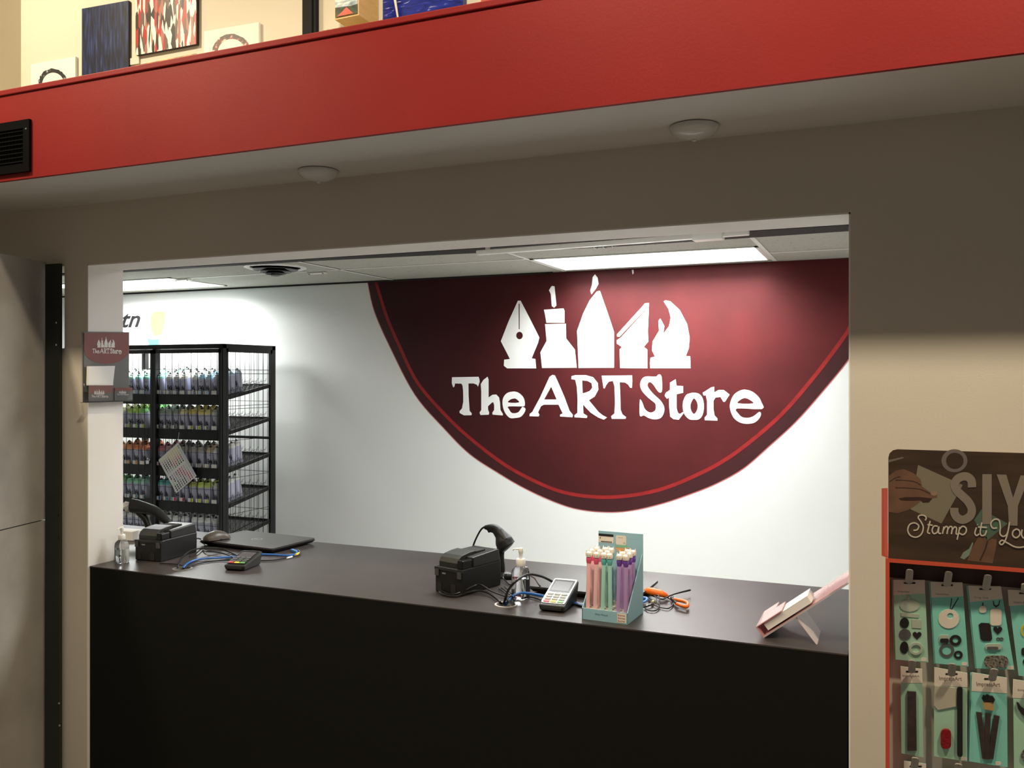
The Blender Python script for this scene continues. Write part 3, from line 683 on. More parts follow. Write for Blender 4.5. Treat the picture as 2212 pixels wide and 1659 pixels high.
# ================================================================== ITEMS ON THE COUNTER
CT = CZ+0.0003
def printer(loc, rz, label, w_=0.125, d_=0.205, h_=0.132):
    t = thing('receipt_printer', label, 'receipt printer', loc, rz, group='black receipt printers')
    part('lower_body', MB().box((0, d_/2, h_*0.34), (w_, d_, h_*0.68), bev=0.004), M_black, t)
    part('rear_body', MB().hexa([(-w_/2, 0.055, h_*0.66), (w_/2, 0.055, h_*0.66), (w_/2, d_-0.001, h_*0.66), (-w_/2, d_-0.001, h_*0.66), (-w_/2+.003, 0.055, h_*0.93), (w_/2-.003, 0.055, h_*0.93), (w_/2-.003, d_-0.008, h_*0.99), (-w_/2+.003, d_-0.008, h_*0.99)]), M_black, t, bev=0.004)
    # curved paper cover
    m = MB(); prof = [(0.012, h_*0.66), (0.012, h_*0.80), (0.020, h_*0.91), (0.036, h_*0.98), (0.070, h_*1.02), (0.100, h_*1.03), (0.100, h_*0.94), (0.05, h_*0.88), (0.05, h_*0.66)]
    n = len(prof); xs = (-w_/2+0.006, w_/2-0.030)
    vs_ = [(x, y, z) for x in xs for y, z in prof]
    m._add(vs_, [tuple(range(n)), tuple(range(n, 2*n))[::-1]]+[(i, (i+1) % n, n+(i+1) % n, n+i) for i in range(n)])
    part('paper_cover', m, M_black2, t, bev=0.002)
    part('paper_slot', MB().b2((-w_/2+0.016, 0.104, h_*0.96), (w_/2-0.03, 0.150, h_*1.005)), M_gap, t)
    part('feed_panel', MB().b2((w_/2-0.027, 0.006, h_*0.67), (w_/2-0.002, 0.052, h_*0.90), bev=0.004), M_gloss, t)
    part('front_ledge', MB().b2((-w_/2-0.001, -0.002, h_*0.60), (w_/2+0.001, 0.008, h_*0.67)), M_grey if False else M_black2, t)
    for sx in (-1, 1):
        part('corner_clip', MB().box((sx*(w_/2-0.010), -0.003, h_*0.53), (0.014, 0.004, 0.020)), mat('clip_grey', (0.06, 0.06, 0.06), 0.4), t)
    part('maker_badge', MB().poly([rrect(-w_*0.23, h_*0.50, -w_*0.10, h_*0.54, 0.002)], 0.001, face_y(-0.0005)), M_grey, t)
    for x in (-w_*0.34, w_*0.18): part('cable_port', MB().poly([rrect(x-0.010, 0.004, x+0.010, 0.032, 0.006)], 0.0012, face_y(-0.0005)), M_gap, t)
    for sx in (-1, 1):
        for y in (0.02, d_-0.02): part('foot', MB().box((sx*(w_/2-0.015), y, 0.0008), (0.018, 0.018, 0.003)), M_gap, t)
    return t
pl, pc_ = Vector((-2.545, 0.128)), Vector((-1.303, 0.160))
printer((-2.500, 0.150, CT), R(4), 'black receipt printer at the left end of the counter beside the jamb', w_=0.116, d_=0.20, h_=0.114)
printer((-1.262, 0.152, CT), R(-14), 'black receipt printer in the middle of the counter, left of the teal pencil box', w_=0.112, d_=0.195, h_=0.119)

def sanitizer(loc, rz, label, s=1.0, h=0.135):
    t = thing('hand_sanitizer', label, 'hand sanitizer bottle', loc, rz, group='clear pump bottles of hand sanitizer')
    pr = [(0.006, 0.0), (0.026, 0.0), (0.0285, 0.003), (0.029, 0.010), (0.029, 0.072), (0.027, 0.083), (0.020, 0.092), (0.013, 0.096), (0.0125, 0.101)]
    part('bottle', MB().lathe([(r*s, z*s) for r, z in pr], 32), M_glass, t, smooth=True)
    pr2 = [(0.005, 0.0015), (0.025, 0.0018), (0.0275, 0.006), (0.0277, 0.058)]
    part('gel', MB().lathe([(r*s, z*s) for r, z in pr2], 32), M_gel, t, smooth=True)
    part('dip_tube', MB().tube([(0, 0, 0.096*s), (0.002, 0, 0.05*s), (0.010*s, 0, 0.006*s)], 0.0022*s, 8), M_whitepl, t, smooth=True)
    part('collar', MB().lathe([(0.0145*s, 0.0965*s), (0.0150*s, 0.0975*s), (0.0150*s, 0.115*s), (0.013*s, 0.118*s)], 24), M_whitepl, t, smooth=True)
    part('pump_head', MB().lathe([(0.005*s, 0.118*s), (0.0058*s, 0.134*s), (0.0075*s, 0.137*s), (0.0075*s, 0.149*s), (0.006*s, 0.151*s)], 20).sweep([(0, 0, 0.1475*s), (-0.012*s, 0, 0.1475*s), (-0.023*s, 0, 0.1462*s), (-0.027*s, 0, 0.142*s)], [(0.005*s, 0.0028*s), (0.0045*s, 0.0026*s), (0.0035*s, 0.0022*s), (0.0028*s, 0.0022*s)], 10), M_whitepl, t, smooth=True)
    return t
sanitizer((-2.572, 0.098, CT), R(100), 'clear pump bottle of hand sanitizer beside the left jamb', 0.86)
sanitizer((-1.040, 0.205, CT), R(0), 'clear pump bottle of hand sanitizer between the middle printer and the card reader', 1.0)

# small white box behind the left sanitizer
p = PZ(277, 1172, CZ)
t = thing('label_box', 'low white paper box behind the left sanitizer bottle', 'box', (-2.915, 0.45, CT), R(3))
part('box', MB().box((0, 0, 0.019), (0.10, 0.06, 0.038), bev=0.002), M_paper, t)

# ---- laptops
def laptop(loc, rz, w_, d_, label, m_top, z_=0.0):
    t = thing('closed_laptop', label, 'laptop', loc, rz, group='closed black laptops')
    part('base', MB().hexa([(-w_/2+.01, .01, 0.004), (w_/2-.01, .01, 0.004), (w_/2-.01, d_-.01, 0.004), (-w_/2+.01, d_-.01, 0.004), (-w_/2, 0, 0.015), (w_/2, 0, 0.015), (w_/2, d_, 0.015), (-w_/2, d_, 0.015)]), M_black, t)
    part('lid', MB().poly([rrect(-w_/2, 0, w_/2, d_, 0.010)], 0.006, fz(0.0155)), m_top, t)
    part('lid_badge', MB().ring((0.0, d_*0.48), 0.022, 0.0200, 0.0006, fz(0.0214), k_=0.95).text('DELL', -0.013, d_*0.48-0.004, 0.026, 0.008, 0.0007, fz(0.0214)), M_silver, t)
    part('hinge', MB().b2((-w_/2+.03, d_-0.012, 0.006), (w_/2-.03, d_-0.003, 0.016)), M_gloss, t)
    for sx in (-1, 1):
        for y in (0.03, d_-0.03): part('rubber_foot', MB().box((sx*(w_/2-0.04), y, 0.002), (0.04, 0.008, 0.0042)), M_gap, t)
    return t
M_lid1 = mat('dark_brown_metal_lid', (0.075, 0.066, 0.060), 0.35, metal=0.4, noise=0.05, scale=6)
M_lid2 = mat('dark_grey_lid', (0.050, 0.048, 0.047), 0.35, noise=0.05, scale=6)
laptop((-2.352, 0.445, CT), R(-4.5), 0.385, 0.250, 'closed dark laptop on the left half of the counter with a mouse on it', M_lid1)
laptop((-0.862, 0.262, CT), R(-1), 0.350, 0.245, 'closed black laptop partly behind the teal pencil box', M_lid2)
# ---- mouse
p = PZ(463, 1167, CZ+0.022)
t = thing('computer_mouse', 'black computer mouse lying on the left laptop', 'computer mouse', (p.x, p.y+0.012, CZ+0.0218), R(72))
pr = []; m = MB(); n = 9
secs = [(-0.052, 0.010, 0.008), (-0.047, 0.022, 0.017), (-0.030, 0.029, 0.028), (-0.008, 0.031, 0.034), (0.018, 0.030, 0.031), (0.038, 0.028, 0.022), (0.050, 0.022, 0.013), (0.053, 0.012, 0.007)]
vs_ = []
for x, wy, hz in secs:
    for k in range(n+1): a = math.pi*k/n; vs_.append((x, wy*math.cos(a), 0.004+hz*math.sin(a)**0.8 if 0 < k < n else 0.004))
fs = [(i*(n+1)+k, i*(n+1)+k+1, (i+1)*(n+1)+k+1, (i+1)*(n+1)+k) for i in range(len(secs)-1) for k in range(n)]
fs += [tuple(range(n+1)), tuple((len(secs)-1)*(n+1)+k for k in range(n+1))[::-1]]+[(i*(n+1), (i+1)*(n+1), (i+1)*(n+1)+n, i*(n+1)+n) for i in range(len(secs)-1)]
m._add(vs_, fs); part('shell', m, mat('mouse_grey_shell', (0.10, 0.085, 0.07), 0.35), t, smooth=True)
part('base', MB().poly([el(0, 0, 0.053, 0.031, 20)], 0.006, fz(0.0)), M_gloss, t)
part('scroll_wheel', MB().lathe([(0.008, -0.003), (0.008, 0.003)], 14, Matrix.Translation((0.035, 0, 0.021)) @ Matrix.Rotation(R(90), 4, 'X')), M_gap, t)

# ---- card readers
def reader(loc, rz, label, body, face_m, w_=0.078, d_=0.150, hf=0.016, hb=0.058):
    t = thing('card_reader', label, 'card reader', loc, rz, group='card payment terminals')
    top = lambda y: hf+(hb-hf)*y/d_
    part('body', MB().hexa([(-w_/2+.003, .006, 0.0), (w_/2-.003, .006, 0.0), (w_/2-.003, d_-.012, 0.0), (-w_/2+.003, d_-.012, 0.0), (-w_/2, 0, hf), (w_/2, 0, hf), (w_/2, d_, hb), (-w_/2, d_, hb)]), M_black2, t, bev=0.005)
    sl = math.atan2(hb-hf, d_); Mx = Matrix.Translation((0, 0, hf)) @ Matrix.Rotation(sl, 4, 'X'); L = d_/math.cos(sl)
    part('face_plate', MB().poly([rrect(-w_/2+.004, 0.012, w_/2-.004, L-0.003, 0.007)], 0.002, Mx), face_m, t)
    part('screen_bezel', MB().poly([rrect(-w_/2+.008, L*0.48, w_/2-.008, L-0.010, 0.003)], 0.0008, Mx @ fz(0.002)), M_gloss, t)
    part('screen', MB().poly([rrect(-w_/2+.013, L*0.52, w_/2-.013, L-0.020, 0.001)], 0.0004, Mx @ fz(0.0028)), mat('unlit_screen', (0.07, 0.06, 0.065), 0.2), t)
    cols = ['key_red', 'key_yellow', 'key_green']; kc = {'key_red': (0.6, 0.03, 0.03), 'key_yellow': (0.75, 0.6, 0.03), 'key_green': (0.10, 0.35, 0.10)}
    kw = (w_-0.026)/3
    for r_ in range(4):
        for c_ in range(3):
            x = -w_/2+0.010+c_*(kw+0.003); y = 0.016+r_*0.0135
            mm = mat(cols[c_], kc[cols[c_]], 0.4) if r_ == 0 else (mat('clip_grey', (0.06, 0.06, 0.06), 0.4) if face_m is not M_silver else mat('grey_key', (0.30, 0.31, 0.29), 0.5))
            part('key', MB().poly([rrect(x, y, x+kw, y+0.009, 0.002, 2)], 0.002, Mx @ fz(0.002)), mm, t)
    part('card_slot', MB().b2((-w_/2+.010, -0.0015, hf*0.35), (w_/2-.010, 0.004, hf*0.75)), M_gap, t)
    return t
reader((-2.100, 0.147, CT), R(9), 'black card reader with coloured bottom keys in front of the left laptop', None, M_black, w_=0.082, d_=0.125, hf=0.018, hb=0.046)
reader((-0.893, 0.080, CT), R(2), 'silver-faced card reader tilted beside the teal pencil box', None, M_silver, w_=0.080, d_=0.145, hf=0.018, hb=0.064)

# ---- barcode scanners on stands
def scanner(Y, head, hr, handle, neck, base_x, label, accent, cable=None, win=None):
    P = lambda q: [PY(u, v, Y) for u, v in q]
    bp = Vector((base_x, Y, CT))
    t = thing('barcode_scanner', label, 'barcode scanner', bp, group='barcode scanners on stands')
    part('body', MB().sweep(smooth_path(P(head), 5), [(a, b) for a, b in hr], 16, up=(0, 1, 0)), M_black2, t, True, smooth=True)
    if handle: part('grip', handle, M_black, t, True, smooth=True)
    q = P(neck); part('stand_neck', MB().sweep(smooth_path(q+[Vector((base_x, Y, CT+0.02)), Vector((base_x, Y, CT+0.008))], 5), 0.0145, 12, up=(0, 1, 0)), M_black, t, True, smooth=True)
    part('stand_base', MB().lathe([(0.045, 0), (0.045, 0.006), (0.03, 0.012), (0.014, 0.016)], 28, Matrix.Translation(bp)), M_black, t, True, smooth=True)
    if cable: part('cable', MB().tube(cable, 0.0032, 8), M_black, t, True, smooth=True)
    if win: part(*win[:1], win[1], accent, t, True)
    return t
def taper(n, *keys):
    """n samples of (a,b) half-sizes between keys"""
    out = []
    for i in range(n):
        x = i/(n-1)*(len(keys)-1); k = min(int(x), len(keys)-2); f = x-k
        out.append(tuple(keys[k][j]*(1-f)+keys[k+1][j]*f for j in (0, 1)))
    return out
# middle scanner: grip at upper left, head hanging down right
Y = 0.44
hd = [(1047, 1139), (1058, 1140), (1070, 1143), (1081, 1155), (1088, 1168), (1094, 1180), (1097, 1184)]
n = (len(hd)-1)*5+1
tri = MB().poly([on_y([(1053, 1142), (1072, 1145), (1071, 1152), (1062, 1149), (1057, 1150)], Y)], 0.016, face_y(Y+0.008))
scanner(Y, hd, taper(n, (0.006, 0.006), (0.012, 0.010), (0.016, 0.014), (0.020, 0.022), (0.030, 0.032), (0.033, 0.031), (0.024, 0.022)), tri,
        [(1083, 1180), (1080, 1200), (1082, 1225)], PY(1082, 1225, Y).x, 'black barcode scanner arching on its stand behind the middle printer', M_grey,
        [PY(1050, 1137, Y), PY(1040, 1143, Y), PY(1030, 1160, Y), PY(1022, 1180, Y), PY(1019, 1200, Y), PY(1018, 1225, Y)],
        ('top_label', MB().sweep([PY(1082, 1147, Y-0.010)+Vector((0, -0.008, 0.004)), PY(1096, 1163, Y-0.010)+Vector((0, -0.012, 0.0))], (0.011, 0.006), 8, up=(0, 1, 0))))
# left scanner: head at upper left, long handle to lower right
Y = 0.46
hd = [(284, 1092), (298, 1095), (318, 1099), (336, 1105), (352, 1118), (364, 1129), (371, 1137)]
n = (len(hd)-1)*5+1
scanner(Y, hd, taper(n, (0.030, 0.016), (0.030, 0.020), (0.024, 0.022), (0.020, 0.022), (0.018, 0.018), (0.014, 0.012), (0.006, 0.005)), None,
        [(300, 1106), (314, 1121), (322, 1140), (326, 1160)], PY(327, 1165, Y).x, 'black barcode scanner resting on its stand behind the left printer', M_silver, None,
        ('scan_window', MB().sweep([PY(276, 1095, Y), PY(287, 1087.5, Y)], (0.026, 0.0035), 8, up=(0, 1, 0))))

# ---- cables
def cable(pts, r, m_, label, group='cables on the counter', extra=None, name='cable'):
    P = [PZ(u, v, z) for u, v, z in pts]
    if extra: P = extra(P)
    t = thing(name, label, 'cable', P[0], group=group)
    part('cord', MB().tube(P, r, 8, sm=6), m_, t, True, smooth=True)
    return t, P
zc = CZ+0.0045
cable([(385, 1229, CZ-0.02), (384, 1224, zc), (393, 1205, CZ+.020), (412, 1190, CZ+.030), (440, 1184, CZ+.024), (475, 1186, CZ+.012), (500, 1194, zc), (520, 1202, zc)], 0.0032, M_black, 'thick black cable arching from the left hole towards the left card reader')
cable([(438, 1187, zc), (445, 1191, zc+.004), (465, 1192, zc+.006), (488, 1197, zc+.004), (508, 1206, zc)], 0.0028, M_black, 'black cable lying under the front edge of the left laptop')
t, P = cable([(396, 1229, CZ-0.02), (397, 1225, zc), (409, 1215, zc), (430, 1208, zc+.001), (470, 1205, zc+.002), (500, 1203, zc), (552, 1198, zc), (590, 1198, zc), (622, 1200, zc), (638, 1197, zc), (641, 1192, zc), (630, 1188, zc+.001)], 0.0036, M_blue, 'blue network cable curling from the left hole past the card reader')
part('plug', MB().bar(P[-2], P[-1], (0.011, 0.008)), mat('pale_blue_plug', (0.10, 0.25, 0.55), 0.4), t, True)
t, P = cable([(405, 1225, zc-.001), (430, 1217, zc-.001), (470, 1211, zc-.001), (500, 1210, zc), (550, 1211, zc-.001), (590, 1210, zc-.001), (625, 1204, zc-.001), (645, 1199, zc), (648, 1191, zc+.003), (640, 1187, zc+.003)], 0.0024, M_black, 'thin black cable with white and yellow sleeves right of the left card reader')
part('white_sleeve', MB().tube([PZ(620, 1205.5, zc), PZ(631, 1202.5, zc)], 0.0034, 8, sm=0), M_paper, t, True)
part('yellow_sleeve', MB().tube([PZ(639, 1199, zc), PZ(646, 1195, zc)], 0.0045, 8, sm=0), M_yellow, t, True)
cable([(410, 1202, zc), (422, 1196, zc+.003), (432, 1188, zc+.004), (441, 1180, zc+.002), (439, 1170, zc+.010), (432, 1164, zc+.018), (424, 1163, zc+.022)], 0.0026, M_black, 'black cable looping from the back of the left printer')
cable([(345, 1217, zc), (370, 1218, zc), (392, 1221, zc+.002), (391, 1228, CZ-.02)], 0.0024, M_black, 'thin black cable running from the left printer into the hole')
# middle group
cable([(952, 1272, zc+.004), (950, 1278, zc), (960, 1285, zc), (985, 1288, zc), (1008, 1280, zc+.004), (1035, 1276, zc+.006), (1058, 1283, zc+.004), (1080, 1300, zc), (1086, 1309, CZ-.02)], 0.0032, M_black, 'black cable curving in front of the middle printer into the hole')
cable([(952, 1270, zc+.006), (953, 1276, zc+.003), (975, 1284, zc+.002), (1000, 1277, zc+.010), (1028, 1264, zc+.022), (1040, 1264, zc+.024), (1060, 1276, zc+.012), (1085, 1286, zc+.003), (1102, 1290, zc)], 0.0026, M_black, 'thinner black cable looping high in front of the middle printer')
cable([(1087, 1309, CZ-.02), (1090, 1298, zc+.006), (1098, 1275, CZ+.050), (1115, 1255, CZ+.085), (1140, 1241, CZ+.085), (1165, 1244, CZ+.068), (1183, 1251, CZ+.048), (1202, 1262, CZ+.030)], 0.0038, M_black, 'thick black cable arching from the middle hole to the silver card reader')
cable([(1091, 1309, CZ-.02), (1095, 1302, zc), (1108, 1288, zc+.012), (1125, 1281, zc+.020), (1150, 1283, zc+.014), (1180, 1289, zc+.004), (1215, 1297, zc), (1245, 1304, zc), (1268, 1307, zc), (1380, 1296, zc), (1394, 1294, zc)], 0.0042, M_blue, 'blue network cable running from the middle hole behind the silver card reader')
cable([(1130, 1289, zc), (1150, 1290, zc), (1175, 1297, zc), (1230, 1303, zc+.001), (1262, 1310, zc)], 0.0026, M_black, 'thin black cable behind the silver card reader beside the blue one')
cable([(1146, 1244, CZ+.06), (1155, 1250, CZ+.048), (1163, 1262, CZ+.030), (1174, 1272, CZ+.012), (1181, 1279, zc)], 0.0020, M_greyink, 'thin grey wire between the sanitizer bottle and the silver card reader')
cable([(1376, 1302, zc), (1392, 1300, zc+.004), (1398, 1294, zc+.009), (1392, 1291, zc+.010), (1376, 1290, zc+.009)], 0.0040, mat('bright_blue_sleeve', (0.08, 0.24, 0.60), 0.4), 'bright blue cable loop right of the teal pencil box')
# coiled cord and zip-tied bundle beside the hole
c0 = PZ(1092, 1234, CZ+.03); c1 = PZ(1109, 1236, CZ+.03)
c0 = PZ(1091, 1250, CZ+.012); c1 = PZ(1109, 1250, CZ+.012); hel = []
for k in range(6*12):
    a = 2*math.pi*k/12; q_ = c0.lerp(c1, k/(6*12)); hel.append(q_+Vector((0, 0.009*math.cos(a), 0.009*math.sin(a)+0.006)))
t = thing('coiled_cord', 'short coiled black cord between the middle printer and sanitizer bottle', 'cord', c0, group='cables on the counter')
part('coil', MB().sweep(hel, 0.0026, 6), M_black, t, True, smooth=True)
part('tail', MB().tube([hel[-1], PZ(1106, 1258, zc+.003), PZ(1100, 1262, zc), PZ(1086, 1248, zc+.01)], 0.0026, 8), M_black, t, True, smooth=True)
t = thing('cord_bundle', 'tangled bundle of black cords bunched at the middle counter hole', 'cord', PZ(1105, 1296, CZ), group='cables on the counter')
for k in range(6):
    q_ = []
    for j in range(9):
        a = j*1.1+k; q_.append(PZ(1104+10*math.cos(a)*random.uniform(.5, 1), 1294+7*math.sin(a)*random.uniform(.5, 1), zc+0.002+0.014*random.random()))
    part('strand', MB().tube(q_, 0.0018, 6), M_black, t, True, smooth=True)
for (u0, v0, u1, v1) in ((1078, 1272, 1096, 1286), (1083, 1270, 1100, 1284), (1090, 1268, 1104, 1282)):
    part('strand', MB().tube([PZ(u0, v0, zc), PZ((u0+u1)/2, (v0+v1)/2-1, zc+.006), PZ(u1, v1, zc+.003)], 0.0020, 6), M_black, t, True, smooth=True)
# tangle by the orange tools
ZQ = lambda l, z=zc: [(1370+x/15.8, 1250+y/15.8, z+h) for x, y, h in l]
cable(ZQ([(90, 350, 0), (200, 440, .001), (350, 530, .002), (560, 570, .003), (760, 640, .004), (900, 690, .004), (1010, 690, .006), (1130, 630, .010), (1250, 570, .014), (1450, 500, .016), (1700, 430, .016), (1880, 385, .015), (1915, 395, .013), (1850, 415, .012), (1600, 470, .012), (1400, 520, .009), (1180, 590, .005)]), 0.0020, M_black, 'thin black wire doubled into a long loop by the orange tools')
cable(ZQ([(1180, 590, .002), (1040, 600, .002), (880, 575, .004), (1120, 640, .002), (1250, 720, 0), (1325, 830, 0), (1290, 930, 0), (1180, 1010, 0), (1050, 1010, 0), (900, 980, 0), (760, 930, .001), (640, 850, .002), (480, 690, .002)]), 0.0020, M_black, 'thin black wire in a wide open loop left of the orange ring handle')
cable(ZQ([(370, 1010, 0), (470, 1070, 0), (640, 1095, 0), (760, 1070, 0), (840, 960, .002), (870, 820, .006), (850, 640, .014), (800, 560, .018), (750, 620, .012), (770, 740, .006), (830, 880, .002)]), 0.0021, M_black, 'thin black wire in a small upright loop behind the teal pencil box')
t, P = cable(ZQ([(60, 1000, .001), (200, 985, .001), (390, 950, .002), (560, 890, .003), (640, 850, .002)]), 0.0030, M_black, 'black cable with a pale sleeve poking out right of the teal pencil box')
part('pale_sleeve', MB().tube([PZ(*q_) for q_ in ZQ([(400, 945, .002), (550, 890, .003)])], 0.0036, 8, sm=0), M_silver, t, True)
part('yellow_tip', MB().tube([PZ(*q_) for q_ in ZQ([(600, 800, .004), (655, 770, .004)])], 0.0040, 8, sm=0), mat('pale_yellow_tip', (0.8, 0.75, 0.35), 0.4), t, True)
# orange tools
t = thing('utility_knife', 'orange-handled cutting tool with black blade guard lying near the teal pencil box', 'cutting tool', PZ(1420, 1285, CZ), group='orange hand tools')
q_ = [PZ(*p_) for p_ in ZQ([(400, 420, .014), (560, 430, .016), (760, 470, .016), (950, 520, .014), (1080, 575, .009), (1140, 590, .006)])]
part('handle', MB().sweep(smooth_path(q_, 4), taper(21, (0.008, 0.009), (0.011, 0.012), (0.0105, 0.011), (0.008, 0.008), (0.003, 0.004)), 12), M_orange, t, True, smooth=True)
part('blade_guard', MB().hexa([PZ(*p_) for p_ in ZQ([(90, 560, 0), (230, 540, 0), (440, 400, .001), (400, 330, .001), (90, 500, .012), (240, 440, .012), (480, 310, .022), (470, 230, .024)])]), M_black, t, True)
t = thing('ring_handled_snips', 'orange ring-handled snips with a steel pivot right of the tangled wires', 'snips', PZ(1470, 1305, CZ), group='orange hand tools')
q_ = [PZ(*p_) for p_ in ZQ([(1370, 700, .010), (1500, 730, .011), (1650, 760, .011), (1790, 810, .010), (1830, 880, .009), (1800, 950, .008), (1680, 940, .008), (1560, 900, .008), (1440, 850, .010)])]
part('ring_handle', MB().tube(q_, 0.0052, 10, sm=5), M_orange, t, True, smooth=True)
part('jaw', MB().tube([PZ(*p_) for p_ in ZQ([(1270, 660, .006), (1330, 720, .006), (1400, 790, .006), (1440, 840, .008)])], 0.0048, 8, sm=3), M_black, t, True, smooth=True)
part('pivot', MB().lathe([(0.0045, 0), (0.004, 0.003), (0.002, 0.004)], 12, Matrix.Translation(PZ(*ZQ([(1295, 632, .008)])[0]))), M_chrome, t, True, smooth=True)

# ================================================================== PENCIL DISPLAY BOX
t = thing('pencil_display', 'teal cardboard pencil display box on the middle of the counter', 'display box', (-0.7897, 0.049, CT), R(-3.0))
W_, D_ = 0.134, 0.136
M_tealbox = mat('pale_teal_cardboard', (0.30, 0.52, 0.62), 0.5)
M_trayc = mat('cream_tray', (0.78, 0.72, 0.62), 0.6)
part('tray_front', MB().b2((0, 0, 0), (W_, 0.003, 0.031)), M_tealbox, t)
part('tray_floor', MB().b2((0.001, 0.003, 0.0), (W_-0.001, D_, 0.0275)), M_trayc, t)
side = [(0, 0), (D_, 0), (D_, 0.168), (D_-0.006, 0.168), (0.0, 0.031)]
for x, nm in ((0.0, 'side_panel'), (W_, 'side_panel')):
    part(nm, MB().poly([side], 0.0025, Matrix(((0, 0, 1, x-(0 if x == 0 else 0.0025)), (1, 0, 0, 0), (0, 1, 0, 0), (0, 0, 0, 1)))), M_tealbox, t)
part('back_panel', MB().b2((-0.0005, D_-0.003, 0), (W_+0.0005, D_, 0.226)), M_tealbox, t)
fb = face_y(D_-0.0032); ff = face_y(-0.0002)
part('price_label', MB().poly([rrect(0.000, 0.192, 0.046, 0.217, 0.003)], 0.0006, fb), M_trayc, t)
part('label_band', MB().poly([rrect(0.000, 0.211, 0.046, 0.218, 0.002)], 0.0005, fb @ fz(0.0007)), M_ink, t)
q = MB()
for k in range(26): q.poly([[(0.008+k*0.0013, 0.1935), (0.0086+k*0.0013+0.0004*(k % 3 == 0), 0.1935), (0.0086+k*0.0013+0.0004*(k % 3 == 0), 0.197), (0.008+k*0.0013, 0.197)]], 0.0003, fb @ fz(0.0008))
part('barcode', q, M_ink, t)
part('price_digits', MB().text('1', 0.004, 0.203, 0.0022, 0.005, 0.0009, fb), M_ink, t)
cx = 0.069
part('cup_art', MB().poly([[(cx-0.017, 0.186), (cx+0.017, 0.186), (cx+0.016, 0.178), (cx+0.010, 0.170), (cx, 0.1665), (cx-0.010, 0.170), (cx-0.016, 0.178)]], 0.0004, fb).ring((cx+0.0215, 0.179), 0.006, 0.0035, 0.0004, fb, k_=0.8), mat('peach_cup_print', (0.82, 0.42, 0.18), 0.5), t)
part('cup_band', MB().poly([[(cx-0.0165, 0.190), (cx+0.0165, 0.190), (cx+0.0165, 0.182), (cx-0.0165, 0.182)]], 0.0003, fb @ fz(0.0005)), mat('green_cup_print', (0.25, 0.52, 0.33), 0.5), t)
part('cream_figure', MB().poly([rrect(cx-0.0155, 0.190, cx+0.0155, 0.217, 0.004)], 0.0004, fb), M_trayc, t)
q = MB()
for k in (-0.007, -0.002, 0.003): q.ring((cx+k, 0.2105), 0.0012, 0.0007, 0.0003, fb @ fz(0.0005), 10)
q.ring((cx+0.010, 0.1955), 0.0026, 0.0019, 0.0003, fb @ fz(0.0005), 12)
part('figure_lines', q, M_greyink, t)
part('panel_caption', MB().text('bone', 0.092, 0.209, 0.020, 0.004, 0.0004, fb), mat('pale_blue_print', (0.40, 0.60, 0.64), 0.5), t)
part('brand_square', MB().poly([[(0.104, 0.003), (0.130, 0.003), (0.130, 0.029), (0.104, 0.029)]], 0.0004, ff), M_trayc, t)
q = MB()
for k in range(3): q.text('bone', 0.1065, 0.0055+0.0078*k, 0.0195, 0.0052, 0.0007, ff)
part('brand_letters', q, mat('brick_letters', (0.40, 0.06, 0.05), 0.5), t)
part('front_caption', MB().text('Kitty Pencil', 0.040, 0.0150, 0.036, 0.0060, 0.0005, ff), mat('dark_teal_print', (0.07, 0.16, 0.19), 0.5), t)
PEN = {'pink': ((0.84, 0.50, 0.50), (0.74, 0.10, 0.20)), 'green': ((0.36, 0.66, 0.58), (0.12, 0.45, 0.42)), 'purple': ((0.42, 0.27, 0.52), (0.15, 0.05, 0.33))}
M_cat = mat('cream_rubber', (0.86, 0.80, 0.70), 0.5)
def pen_proto(kind):
    cb, cg = PEN[kind]
    o = thing('topper_pencil', 'x', 'pencil')
    part('barrel', MB().lathe([(0.0045, 0), (0.0058, 0.001), (0.0058, 0.128), (0.0050, 0.131)], 14), mat('pencil_%s_barrel' % kind, cb, 0.25, coat=0.5), o, smooth=True)
    part('clip_collar', MB().lathe([(0.0060, 0.126), (0.0075, 0.132), (0.0080, 0.140), (0.0068, 0.143)], 14), mat('pencil_%s_collar' % kind, cg, 0.15, coat=0.8), o, smooth=True)
    h = MB().lathe([(0.004, 0.142), (0.0088, 0.145), (0.0098, 0.150), (0.0088, 0.156), (0.004, 0.1595)], 16)
    h.sweep([(-0.0060, 0, 0.155), (-0.0072, 0, 0.164)], [0.0035, 0.0006], 8); h.sweep([(0.0060, 0, 0.155), (0.0072, 0, 0.164)], [0.0035, 0.0006], 8)
    hd_ = part('animal_topper', h, M_cat, o, smooth=True)
    e = MB()
    for sx in (-0.0035, 0.0035): e.disc((sx, 0.1505), 0.0009, 0.0006, face_y(-0.0092), 8)
    part('eyes', e, M_greyink, hd_)
    return o
cols6 = ['pink', 'pink', 'green', 'green', 'purple', 'purple']
ordw = ['first', 'second', 'third', 'fourth', 'fifth', 'sixth']; rowlab = ['front row', 'middle row', 'back row']
protos = {}
Mbox = Matrix.Translation((-0.7897, 0.049, CT)) @ Matrix.Rotation(R(-3), 4, 'Z')
for i in range(6):
    for r_ in range(3):
        if (i, r_) in ((3, 1), (3, 2)): continue
        k = cols6[i]
        if k not in protos: protos[k] = pen_proto(k); o = protos[k]
        else: o = copy_tree(protos[k])
        p = Mbox @ Vector((W_*(i+0.5)/6, 0.016+0.036*r_, 0.0277))
        o.location = p; o.rotation_euler = (R(random.uniform(-1.5, 0.5)), R(random.uniform(-1.5, 1.5)), R(random.uniform(-25, 25)))
        o['label'] = '%s cat-topped pencil, %s of the teal box, %s from the left' % (k, rowlab[r_], ordw[i])
        o['group'] = 'cat-topped pencils in the teal display box'

